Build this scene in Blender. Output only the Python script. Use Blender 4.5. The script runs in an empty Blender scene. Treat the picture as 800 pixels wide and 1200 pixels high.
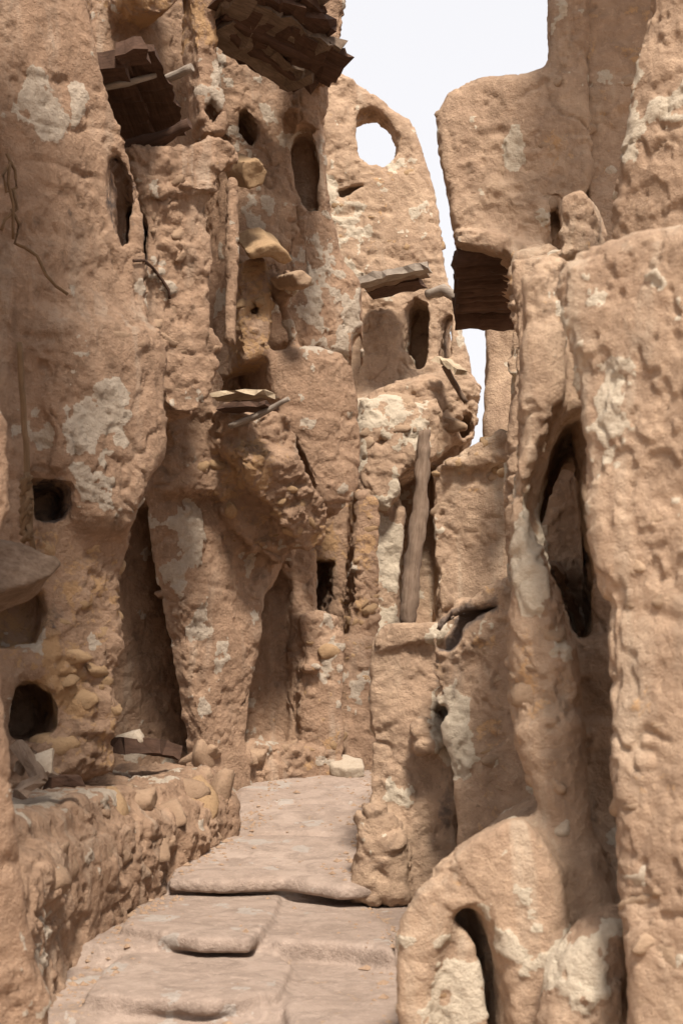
import bpy, math, random, time
import numpy as np
from mathutils import Vector, Matrix
from mathutils.bvhtree import BVHTree

T0 = time.time()
rng = np.random.default_rng(7)
random.seed(7)
S = bpy.context.scene
COL = S.collection

# ------------------------------------------------------------------ camera
CAM = np.array([0.0, 0.0, 1.45])
FPX = 1667.0                       # focal length in photo pixels (800 x 1200)
PITCH = math.atan(190.0 / FPX)
cd = bpy.data.cameras.new('camera')
cam = bpy.data.objects.new('camera', cd); COL.objects.link(cam)
cam.location = CAM
cam.rotation_euler = (math.pi / 2 + PITCH, 0, 0)
cd.sensor_fit = 'VERTICAL'; cd.sensor_height = 36.0; cd.sensor_width = 24.0
cd.lens = 36.0 * FPX / 1200.0
cd.clip_start = 0.05; cd.clip_end = 500
cd.dof.use_dof = True; cd.dof.focus_distance = 12.0; cd.dof.aperture_fstop = 4.0
S.camera = cam

# ------------------------------------------------------------------ light
SUN_EL, SUN_AZ = math.radians(54), math.radians(170)    # azimuth from +Y towards +X
w = bpy.data.worlds.new('World'); S.world = w; w.use_nodes = True
nt = w.node_tree; bg = nt.nodes['Background']
sky = nt.nodes.new('ShaderNodeTexSky'); sky.sky_type = 'NISHITA'; sky.sun_disc = False
sky.sun_elevation = SUN_EL; sky.sun_rotation = SUN_AZ
sky.air_density = 1.0; sky.dust_density = 6.0; sky.ozone_density = 1.0
hs = nt.nodes.new('ShaderNodeHueSaturation'); hs.inputs['Saturation'].default_value = 0.16
nt.links.new(sky.outputs[0], hs.inputs['Color'])
# thin bright overcast: the blue dome is veiled by an even pale cloud layer
mx = nt.nodes.new('ShaderNodeMix'); mx.data_type = 'RGBA'
mx.inputs['Factor'].default_value = 0.75
mx.inputs[7].default_value = (4.5, 4.45, 4.6, 1)
nt.links.new(hs.outputs[0], mx.inputs[6])
nt.links.new(mx.outputs[2], bg.inputs['Color'])
bg.inputs['Strength'].default_value = 0.1
ld = bpy.data.lights.new('sun', 'SUN'); ld.energy = 2.9; ld.angle = math.radians(9); ld.color = (1.0, 0.91, 0.80)
sun = bpy.data.objects.new('sun', ld); COL.objects.link(sun)
sd = Vector((math.sin(SUN_AZ) * math.cos(SUN_EL), math.cos(SUN_AZ) * math.cos(SUN_EL), math.sin(SUN_EL)))
sun.rotation_euler = sd.to_track_quat('Z', 'Y').to_euler()
S.view_settings.view_transform = 'Standard'; S.view_settings.look = 'None'
S.view_settings.exposure = 1.22; S.view_settings.gamma = 1.0
S.cycles.max_bounces = 8; S.cycles.diffuse_bounces = 5
S.cycles.use_denoising = True

# ------------------------------------------------------------------ pixel / world helpers
CT, ST = math.cos(PITCH), math.sin(PITCH)
def ray(px, py):
    x = (px - 400.0) / FPX; y = (600.0 - py) / FPX
    return np.array([x, CT - y * ST, ST + y * CT])
def P(px, py, d):
    r = ray(px, py); return CAM + r * (d / r[1])
def PZ(px, py, z):
    r = ray(px, py); return CAM + r * ((z - CAM[2]) / r[2])
def project(V):
    q = V - CAM
    f = q[:, 1] * CT + q[:, 2] * ST
    u = -q[:, 1] * ST + q[:, 2] * CT
    return 400 + FPX * q[:, 0] / f, 600 - FPX * u / f

# ------------------------------------------------------------------ noise
_L = rng.random((64, 64, 64)).astype(np.float32) * 2 - 1
def vnoise(p):
    i = np.floor(p).astype(np.int32); f = (p - i).astype(np.float32); f = f * f * (3 - 2 * f)
    i &= 63; j = (i + 1) & 63
    x0, y0, z0 = i.T; x1, y1, z1 = j.T; fx, fy, fz = f.T
    a = _L[x0, y0, z0] * (1 - fx) + _L[x1, y0, z0] * fx
    b = _L[x0, y1, z0] * (1 - fx) + _L[x1, y1, z0] * fx
    c = _L[x0, y0, z1] * (1 - fx) + _L[x1, y0, z1] * fx
    d = _L[x0, y1, z1] * (1 - fx) + _L[x1, y1, z1] * fx
    a = a * (1 - fy) + b * fy; c = c * (1 - fy) + d * fy
    return a * (1 - fz) + c * fz
def fbm(p, o=3, g=0.5):
    s = 0; a = 1.0
    for k in range(o):
        s = s + a * vnoise(p + 17.3 * k); p = p * 2.03; a *= g
    return s
_W = rng.random((32, 32, 32, 4)).astype(np.float32)
def worley(p):
    """F1, F2 and a random value of the nearest cell"""
    i = np.floor(p).astype(np.int32); f = (p - i).astype(np.float32)
    d1 = np.full(len(p), 9.0, np.float32); d2 = d1.copy(); rv = np.zeros(len(p), np.float32)
    for a in (-1, 0, 1):
        for b in (-1, 0, 1):
            for c in (-1, 0, 1):
                q = _W[(i[:, 0] + a) & 31, (i[:, 1] + b) & 31, (i[:, 2] + c) & 31]
                dx = q[:, 0] + a - f[:, 0]; dy = q[:, 1] + b - f[:, 1]; dz = q[:, 2] + c - f[:, 2]
                d = np.sqrt(dx * dx + dy * dy + dz * dz)
                n = d < d1
                d2 = np.where(n, d1, np.minimum(d2, d)); rv = np.where(n, q[:, 3], rv); d1 = np.where(n, d, d1)
    return d1, d2, rv

# ------------------------------------------------------------------ solids (signed distance)
def frame(yaw, pitch):
    yaw = math.radians(yaw); pitch = math.radians(pitch)
    n = np.array([math.sin(yaw) * math.cos(pitch), -math.cos(yaw) * math.cos(pitch), math.sin(pitch)])
    u = np.array([math.cos(yaw), math.sin(yaw), 0.0])
    v = np.cross(n, u) * -1
    v = np.cross(u, -n) if False else np.cross(n, u)
    return n, u, v
def poly_sdf(pts, X, Y):
    n = len(pts); d = None; s = np.ones(X.shape, np.float32)
    for i in range(n):
        ax, ay = pts[i]; bx, by = pts[i - 1]
        ex, ey = bx - ax, by - ay; wx = X - ax; wy = Y - ay
        t = np.clip((wx * ex + wy * ey) / (ex * ex + ey * ey + 1e-12), 0, 1)
        q = (wx - ex * t) ** 2 + (wy - ey * t) ** 2
        d = q if d is None else np.minimum(d, q)
        c1 = Y >= ay; c2 = Y < by; c3 = ex * wy > ey * wx
        fl = (c1 & c2 & c3) | (~c1 & ~c2 & ~c3)
        s = np.where(fl, -s, s)
    return s * np.sqrt(d)
class Prism:
    """outline (photo pixels) laid on a plane at depth d with the given heading, extruded from w0 (behind) to w1 (in front)"""
    def __init__(s, pts, d, yaw=0, w0=-1, w1=0, r=0.06, pitch=0, bulge=0.0, at=None, edge=None):
        pts = np.array(pts, float)
        c = (pts.min(0) + pts.max(0)) / 2 if at is None else np.array(at, float)
        s.n, s.u, s.v = frame(yaw, pitch)
        s.o = P(c[0], c[1], d)
        uv = []
        for a, b in pts:
            rr = ray(a, b); t = np.dot(s.o - CAM, s.n) / np.dot(rr, s.n)
            q = CAM + rr * t - s.o; uv.append((np.dot(q, s.u), np.dot(q, s.v)))
        s.uv = np.array(uv); s.w0, s.w1, s.r, s.bulge = w0, w1, r, bulge
        s.cu = (s.uv.min(0) + s.uv.max(0)) / 2; s.hu = (s.uv.max(0) - s.uv.min(0)) / 2
    def bbox(s):
        q = []
        for a, b in s.uv:
            for ww in (s.w0 - max(0, -s.bulge), s.w1 + max(0, s.bulge)):
                q.append(s.o + s.u * a + s.v * b + s.n * ww)
        q = np.array(q); return q.min(0), q.max(0)
    def __call__(s, X, Y, Z):
        x, y, z = X - s.o[0], Y - s.o[1], Z - s.o[2]
        U = x * s.u[0] + y * s.u[1] + z * s.u[2]
        V = x * s.v[0] + y * s.v[1] + z * s.v[2]
        W = x * s.n[0] + y * s.n[1] + z * s.n[2]
        if s.bulge:
            a = np.clip(1 - ((U - s.cu[0]) / s.hu[0]) ** 2, 0, 1); b = np.clip(1 - ((V - s.cu[1]) / s.hu[1]) ** 4, 0, 1)
            W = W - s.bulge * np.sqrt(a * b)
        d2 = poly_sdf(s.uv, U, V) + s.r
        dw = np.abs(W - (s.w0 + s.w1) / 2) - (s.w1 - s.w0) / 2 + s.r
        return np.minimum(np.maximum(d2, dw), 0) + np.sqrt(np.maximum(d2, 0) ** 2 + np.maximum(dw, 0) ** 2) - s.r
class Slab:
    """plan outline (world x, y) standing from z0 to z1"""
    def __init__(s, pts, z0, z1, r=0.05, bulge=0):
        s.p = np.array(pts, float); s.z0, s.z1, s.r = z0, z1, r
    def bbox(s):
        return np.array([*s.p.min(0), s.z0]), np.array([*s.p.max(0), s.z1])
    def __call__(s, X, Y, Z):
        d2 = poly_sdf(s.p, X, Y) + s.r
        dw = np.abs(Z - (s.z0 + s.z1) / 2) - (s.z1 - s.z0) / 2 + s.r
        return np.minimum(np.maximum(d2, dw), 0) + np.sqrt(np.maximum(d2, 0) ** 2 + np.maximum(dw, 0) ** 2) - s.r
class Cone:
    """rounded tapering limb between two points"""
    def __init__(s, a, b, ra, rb):
        s.a, s.b, s.ra, s.rb = np.array(a), np.array(b), ra, rb
    def bbox(s):
        m = max(s.ra, s.rb); return np.minimum(s.a, s.b) - m, np.maximum(s.a, s.b) + m
    def __call__(s, X, Y, Z):
        e = s.b - s.a; x, y, z = X - s.a[0], Y - s.a[1], Z - s.a[2]
        t = np.clip((x * e[0] + y * e[1] + z * e[2]) / np.dot(e, e), 0, 1)
        return np.sqrt((x - e[0] * t) ** 2 + (y - e[1] * t) ** 2 + (z - e[2] * t) ** 2) - (s.ra + (s.rb - s.ra) * t)
class Ball:
    def __init__(s, c, rad):
        s.c = np.array(c); s.rad = np.array(rad, float) * np.ones(3)
    def bbox(s): return s.c - s.rad, s.c + s.rad
    def __call__(s, X, Y, Z):
        x, y, z = (X - s.c[0]) / s.rad[0], (Y - s.c[1]) / s.rad[1], (Z - s.c[2]) / s.rad[2]
        k = np.sqrt(x * x + y * y + z * z)
        return (k - 1) * s.rad.min()

# ------------------------------------------------------------------ materials
def newmat(name):
    m = bpy.data.materials.new(name); m.use_nodes = True
    t = m.node_tree; b = t.nodes['Principled BSDF']
    b.inputs['Roughness'].default_value = 0.95
    b.inputs['Specular IOR Level'].default_value = 0.15
    return m, t, b
def N(t, kind, **kw):
    n = t.nodes.new(kind)
    for k, v in kw.items():
        if isinstance(k, str) and hasattr(n, k): setattr(n, k, v)
        else: n.inputs[k].default_value = v
    return n
def noise(t, vec, scale, detail=4, rough=0.55, dist=0.0):
    n = t.nodes.new('ShaderNodeTexNoise'); n.inputs['Scale'].default_value = scale
    n.inputs['Detail'].default_value = detail; n.inputs['Roughness'].default_value = rough
    n.inputs['Distortion'].default_value = dist
    t.links.new(vec, n.inputs['Vector']); return n.outputs['Fac']
def ramp(t, fac, a, b, c0=(0, 0, 0, 1), c1=(1, 1, 1, 1)):
    n = t.nodes.new('ShaderNodeValToRGB'); e = n.color_ramp.elements
    e[0].position = a; e[1].position = b; e[0].color = c0; e[1].color = c1
    t.links.new(fac, n.inputs[0]); return n.outputs[0]
def mix(t, fac, a, b, blend='MIX'):
    n = t.nodes.new('ShaderNodeMix'); n.data_type = 'RGBA'; n.blend_type = blend
    for v, i in ((fac, 0), (a, 6), (b, 7)):
        if isinstance(v, (int, float)): n.inputs[i].default_value = v
        elif isinstance(v, tuple): n.inputs[i].default_value = (*v[:3], 1)
        else: t.links.new(v, n.inputs[i])
    return n.outputs[2]
def math_(t, op, a, b=None):
    n = t.nodes.new('ShaderNodeMath'); n.operation = op
    for i, v in enumerate((a, b)):
        if v is None: continue
        if isinstance(v, (int, float)): n.inputs[i].default_value = v
        else: t.links.new(v, n.inputs[i])
    return n.outputs[0]
def bump(t, b, h, strength, dist):
    n = t.nodes.new('ShaderNodeBump'); n.inputs['Strength'].default_value = strength; n.inputs['Distance'].default_value = dist
    t.links.new(h, n.inputs['Height']); t.links.new(n.outputs[0], b.inputs['Normal']); return n

def mud_material(name, ca, cb, cpale, corange, cdark, bs=0.8, streak=1.0):
    m, t, b = newmat(name)
    pos = t.nodes.new('ShaderNodeNewGeometry').outputs['Position']
    at = t.nodes.new('ShaderNodeAttribute'); at.attribute_name = 'tone'
    sp = t.nodes.new('ShaderNodeSeparateColor'); t.links.new(at.outputs['Color'], sp.inputs[0])
    n1 = noise(t, pos, 1.7, 5, 0.6, 0.4); n2 = noise(t, pos, 6.5, 6, 0.65, 0.8); n3 = noise(t, pos, 30, 5, 0.7); n4 = noise(t, pos, 120, 3, 0.7)
    col = mix(t, ramp(t, n1, 0.35, 0.65), ca, cb)
    col = mix(t, ramp(t, n2, 0.42, 0.7), col, tuple(0.72 * x for x in cb))
    # straw and grit
    col = mix(t, math_(t, 'MULTIPLY', ramp(t, n3, 0.55, 0.72), 0.55), col, tuple(min(1, 1.35 * x) for x in ca))
    col = mix(t, math_(t, 'MULTIPLY', ramp(t, n4, 0.6, 0.75), 0.4), col, tuple(0.45 * x for x in cb))
    # rain streaks of lime and of earth down the walls
    mp = t.nodes.new('ShaderNodeMapping'); mp.inputs['Scale'].default_value = (6.0, 6.0, 0.9); t.links.new(pos, mp.inputs[0])
    st = noise(t, mp.outputs[0], 1.0, 6, 0.62, 0.6); n6 = noise(t, pos, 0.9, 3)
    col = mix(t, math_(t, 'MULTIPLY', math_(t, 'MULTIPLY', ramp(t, st, 0.52, 0.68), ramp(t, n6, 0.42, 0.6)), 0.5 * streak), col, tuple(0.92 * x for x in cpale))
    mp2 = t.nodes.new('ShaderNodeMapping'); mp2.inputs['Scale'].default_value = (8.0, 8.0, 1.3); mp2.inputs['Location'].default_value = (3.7, 1.9, 5.1); t.links.new(pos, mp2.inputs[0])
    s2 = noise(t, mp2.outputs[0], 1.0, 6, 0.62, 0.6)
    col = mix(t, math_(t, 'MULTIPLY', ramp(t, s2, 0.54, 0.70), 0.55 * streak), col, tuple(0.62 * x for x in cb))
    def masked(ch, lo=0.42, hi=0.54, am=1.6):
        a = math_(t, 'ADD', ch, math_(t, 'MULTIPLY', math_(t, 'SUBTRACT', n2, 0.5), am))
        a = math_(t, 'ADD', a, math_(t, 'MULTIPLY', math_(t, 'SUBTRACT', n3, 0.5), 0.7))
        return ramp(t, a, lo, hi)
    col = mix(t, masked(sp.outputs[1]), col, corange)
    col = mix(t, masked(sp.outputs[0], 0.36, 0.5, 0.5), col, mix(t, ramp(t, n3, 0.35, 0.7), tuple(0.8 * x for x in cpale), cpale))
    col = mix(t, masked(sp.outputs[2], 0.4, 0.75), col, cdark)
    t.links.new(col, b.inputs['Base Color'])
    vo = t.nodes.new('ShaderNodeTexVoronoi'); vo.inputs['Scale'].default_value = 42
    t.links.new(pos, vo.inputs['Vector'])
    n5 = noise(t, pos, 14, 9, 0.72, 0.0)
    h = math_(t, 'ADD', math_(t, 'ADD', math_(t, 'MULTIPLY', n5, 1.7), math_(t, 'MULTIPLY', n3, 0.8)), math_(t, 'MULTIPLY', n4, 0.45))
    h = math_(t, 'ADD', h, math_(t, 'MULTIPLY', vo.outputs['Distance'], -0.35))
    bump(t, b, h, bs, 0.018)
    return m
M = {}
M['mud'] = mud_material('mud_plaster', (.46, .32, .21), (.36, .24, .165), (.58, .51, .43), (.47, .275, .14), (.13, .10, .085))
M['mudp'] = mud_material('pinkish_mud_plaster', (.40, .265, .177), (.315, .202, .133), (.475, .39, .305), (.40, .25, .135), (.11, .085, .075), 0.9)
M['warm'] = mud_material('warm_mud_plaster', (.44, .313, .214), (.37, .252, .171), (.53, .445, .34), (.435, .275, .15), (.14, .105, .085), 0.7)
M['path'] = mud_material('worn_flagstone', (.37, .288, .235), (.31, .234, .187), (.375, .32, .275), (.35, .24, .155), (.16, .12, .10), 0.6, 0.0)
def stone_material(name, ca, cb):
    m, t, b = newmat(name)
    tc = t.nodes.new('ShaderNodeNewGeometry').outputs['Position']
    oi = t.nodes.new('ShaderNodeObjectInfo')
    n1 = noise(t, tc, 9, 5, 0.6); n3 = noise(t, tc, 60, 5, 0.7)
    col = mix(t, ramp(t, n1, 0.35, 0.65), ca, cb)
    col = mix(t, math_(t, 'MULTIPLY', oi.outputs['Random'], 0.6), col, tuple(0.7 * x for x in cb))
    col = mix(t, math_(t, 'MULTIPLY', ramp(t, n3, 0.5, 0.7), 0.5), col, tuple(0.55 * x for x in cb))
    t.links.new(col, b.inputs['Base Color']); bump(t, b, n3, 0.7, 0.012)
    return m
M['stone'] = stone_material('rubble_stone', (.385, .275, .185), (.32, .22, .145))
M['stone_dull'] = stone_material('dull_rubble_stone', (.35, .24, .16), (.285, .19, .125))
M['stone_brown'] = stone_material('ochre_brown_stone', (.37, .245, .14), (.30, .195, .11))
M['stone_orange'] = stone_material('ochre_stone', (.385, .26, .15), (.32, .21, .12))
M['stone_pale'] = stone_material('pale_stone', (.50, .42, .33), (.42, .34, .255))
def wood_material(name, ca, cb):
    m, t, b = newmat(name)
    tc = t.nodes.new('ShaderNodeTexCoord').outputs['Object']
    mp = t.nodes.new('ShaderNodeMapping'); mp.inputs['Scale'].default_value = (3, 60, 60)
    t.links.new(tc, mp.inputs[0])
    n1 = noise(t, mp.outputs[0], 1.0, 6, 0.65, 0.5); n2 = noise(t, tc, 9, 3)
    col = mix(t, ramp(t, n1, 0.35, 0.68), ca, cb)
    col = mix(t, math_(t, 'MULTIPLY', ramp(t, n2, 0.4, 0.7), 0.4), col, tuple(0.5 * x for x in cb))
    t.links.new(col, b.inputs['Base Color']); bump(t, b, n1, 0.8, 0.006)
    return m
M['wood'] = wood_material('weathered_wood', (.235, .17, .125), (.135, .09, .062))
M['darkwood'] = wood_material('dark_palm_wood', (.10, .058, .04), (.052, .03, .021))
M['oldwood'] = wood_material('old_palm_timber', (.19, .14, .105), (.10, .072, .052))
M['greywood'] = wood_material('grey_driftwood', (.32, .27, .22), (.19, .15, .12))
M['palewood'] = wood_material('pale_dry_board', (.46, .37, .26), (.33, .25, .165))
M['rope'] = wood_material('frayed_palm_rope', (.20, .125, .07), (.13, .08, .045))
M['black'] = stone_material('sooty_black', (.055, .042, .036), (.03, .023, .02))

# ------------------------------------------------------------------ tags
def empty(name, loc, label, cat, group=None):
    o = bpy.data.objects.new(name, None); COL.objects.link(o); o.location = loc
    o.empty_display_size = 0.2; o['label'] = label; o['category'] = cat
    if group: o['group'] = group
    return o
def tag(o, label, cat, group=None):
    o['label'] = label; o['category'] = cat
    if group: o['group'] = group
    return o
def link(name, me, mat, parent=None, loc=(0, 0, 0)):
    o = bpy.data.objects.new(name, me); COL.objects.link(o)
    if mat is not None and not me.materials: me.materials.append(mat)
    o.location = loc
    if parent is not None:
        o.parent = parent
        if parent.type == 'EMPTY' and loc == (0, 0, 0): o.location = -Vector(parent.location)   # meshes are in world coordinates
    return o

# ------------------------------------------------------------------ sculpt grid
SURF = []          # (bvh, thing, V, Nrm)
class Sculpt:
    def __init__(s, lo, hi, h):
        s.lo = np.array(lo, float); s.h = h
        s.n = np.ceil((np.array(hi) - s.lo) / h).astype(int) + 1
        s.F = np.full(s.n, 1.0, np.float32); s.own = np.zeros(s.n, np.int16)
        s.names = ['wall']; s.rough = [0.3]; s.tone = [(0, 0, 0)]
    def _sl(s, pr, pad):
        a, b = pr.bbox(); i0 = np.clip(np.floor((a - pad - s.lo) / s.h).astype(int), 0, s.n); i1 = np.clip(np.ceil((b + pad - s.lo) / s.h).astype(int) + 1, 0, s.n)
        if (i1 <= i0).any(): return None
        sl = tuple(slice(x, y) for x, y in zip(i0, i1))
        g = [(s.lo[k] + s.h * np.arange(i0[k], i1[k])).astype(np.float32) for k in range(3)]
        return sl, g[0][:, None, None], g[1][None, :, None], g[2][None, None, :]
    def _id(s, name, rough, tone):
        s.names.append(name); s.rough.append(rough); s.tone.append(tone); return len(s.names) - 1
    def add(s, pr, name='wall', k=0.08, rough=0.3, tone=(0, 0, 0)):
        i = s._id(name, rough, tone); r = s._sl(pr, 0.3 + k)
        if r is None: return
        sl, X, Y, Z = r; d = pr(X, Y, Z).astype(np.float32); F = s.F[sl]
        s.own[sl] = np.where(d < F, i, s.own[sl])
        hh = np.maximum(k - np.abs(F - d), 0) / k
        s.F[sl] = np.minimum(F, d) - hh * hh * k * 0.25
    def sub(s, pr, name='niche', k=0.04, rough=0.1, tone=(0, 0, 0)):
        i = s._id(name, rough, tone); r = s._sl(pr, 0.06 + k)
        if r is None: return
        sl, X, Y, Z = r; d = -pr(X, Y, Z).astype(np.float32); F = s.F[sl]
        s.own[sl] = np.where(d > F - 0.012, i, s.own[sl])
        hh = np.maximum(k - np.abs(F - d), 0) / k
        s.F[sl] = np.maximum(F, d) + hh * hh * k * 0.25
    def mesh(s):
        F = s.F
        for ax in range(3):                                   # close the solid at the grid border
            ix = [slice(None)] * 3
            for e in (0, -1):
                ix[ax] = e; F[tuple(ix)] = np.maximum(F[tuple(ix)], 0.01)
        neg = F < 0
        c = np.zeros(np.array(F.shape) - 1, np.int8)
        sh = [(a, b, d) for a in (0, 1) for b in (0, 1) for d in (0, 1)]
        def v(A, o): return A[o[0]:A.shape[0] - 1 + o[0], o[1]:A.shape[1] - 1 + o[1], o[2]:A.shape[2] - 1 + o[2]]
        for o in sh: c += v(neg, o)
        act = np.argwhere((c > 0) & (c < 8)); idx = np.full(c.shape, -1, np.int32)
        idx[tuple(act.T)] = np.arange(len(act))
        acc = np.zeros((len(act), 3)); cnt = np.zeros(len(act))
        val = {o: F[act[:, 0] + o[0], act[:, 1] + o[1], act[:, 2] + o[2]] for o in sh}
        for o in sh:
            for ax in range(3):
                if o[ax]: continue
                p = list(o); p[ax] = 1; p = tuple(p)
                a, b = val[o], val[p]; m = (a < 0) != (b < 0)
                t = np.where(m, a / np.where(m, a - b, 1), 0)
                q = np.tile(np.array(o, float), (len(act), 1)); q[:, ax] += t
                acc[m] += q[m]; cnt[m] += 1
        V = s.lo + s.h * (act + acc / cnt[:, None])
        best = np.argmin(np.stack([np.abs(val[o]) for o in sh]), 0); so = np.array(sh)[best]
        vo = s.own[act[:, 0] + so[:, 0], act[:, 1] + so[:, 1], act[:, 2] + so[:, 2]]
        Q = []
        for ax in range(3):
            a1, a2 = (ax + 1) % 3, (ax + 2) % 3
            A = np.moveaxis(neg, ax, 0); d = A[:-1] != A[1:]
            pts = np.argwhere(np.moveaxis(d, 0, ax)); g = pts
            ok = (g[:, a1] > 0) & (g[:, a2] > 0) & (g[:, a1] < F.shape[a1] - 1) & (g[:, a2] < F.shape[a2] - 1)
            g = g[ok]; flip = neg[tuple(g.T)]
            cc = []
            for o1, o2 in ((0, 0), (-1, 0), (-1, -1), (0, -1)):
                h = g.copy(); h[:, a1] += o1; h[:, a2] += o2; cc.append(idx[tuple(h.T)])
            q = np.stack(cc, 1); q[~flip] = q[~flip][:, ::-1]; Q.append(q)
        Q = np.concatenate(Q); Q = Q[(Q >= 0).all(1)]
        return V, Q, vo
def vnormals(V, Q):
    a = V[Q[:, 2]] - V[Q[:, 0]]; b = V[Q[:, 3]] - V[Q[:, 1]]; fn = np.cross(a, b)
    n = np.zeros_like(V)
    for k in range(4):
        for c in range(3): n[:, c] += np.bincount(Q[:, k], fn[:, c], len(V))
    return n / (np.linalg.norm(n, axis=1, keepdims=True) + 1e-12)
def smooth_attr(A, Q, n, it):
    A = A.astype(float)
    if A.ndim == 1: A = A[:, None]
    deg = np.bincount(Q.ravel(), minlength=n)[:, None] + 1e-9
    for _ in range(it):
        f = A[Q].mean(1); B = np.zeros_like(A)
        for k in range(4):
            for c in range(A.shape[1]): B[:, c] += np.bincount(Q[:, k], f[:, c], n)
        A = B / deg
    return A
def subdivide(V, Q, vo):
    E = np.sort(np.stack([Q, np.roll(Q, -1, 1)], 2).reshape(-1, 2), 1)
    key = E[:, 0].astype(np.int64) * len(V) + E[:, 1]
    uk, inv = np.unique(key, return_inverse=True)
    ea, eb = uk // len(V), uk % len(V)
    n0, n1 = len(V), len(uk); em = (inv + n0).reshape(-1, 4); fm = np.arange(len(Q)) + n0 + n1
    V2 = np.concatenate([V, (V[ea] + V[eb]) / 2, V[Q].mean(1)])
    vo2 = np.concatenate([vo, vo[ea], vo[Q[:, 0]]])
    Q2 = np.concatenate([np.stack([Q[:, k], em[:, k], fm, em[:, k - 1]], 1) for k in range(4)])
    return V2, Q2, vo2
def raw_mesh(name, V, Q, nrm=None, tone=None):
    me = bpy.data.meshes.new(name); k = Q.shape[1]
    me.vertices.add(len(V)); me.vertices.foreach_set('co', V.astype(np.float32).ravel())
    me.loops.add(Q.size); me.loops.foreach_set('vertex_index', Q.astype(np.int32).ravel())
    me.polygons.add(len(Q)); me.polygons.foreach_set('loop_start', np.arange(0, Q.size, k, dtype=np.int32))
    me.polygons.foreach_set('use_smooth', np.ones(len(Q), bool))
    if tone is not None:
        at = me.attributes.new('tone', 'FLOAT_COLOR', 'POINT')
        at.data.foreach_set('color', np.concatenate([tone, np.ones((len(V), 1))], 1).astype(np.float32).ravel())
    me.update(calc_edges=True)
    if nrm is not None: me.normals_split_custom_set_from_vertices(nrm.astype(np.float32))
    return me

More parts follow.
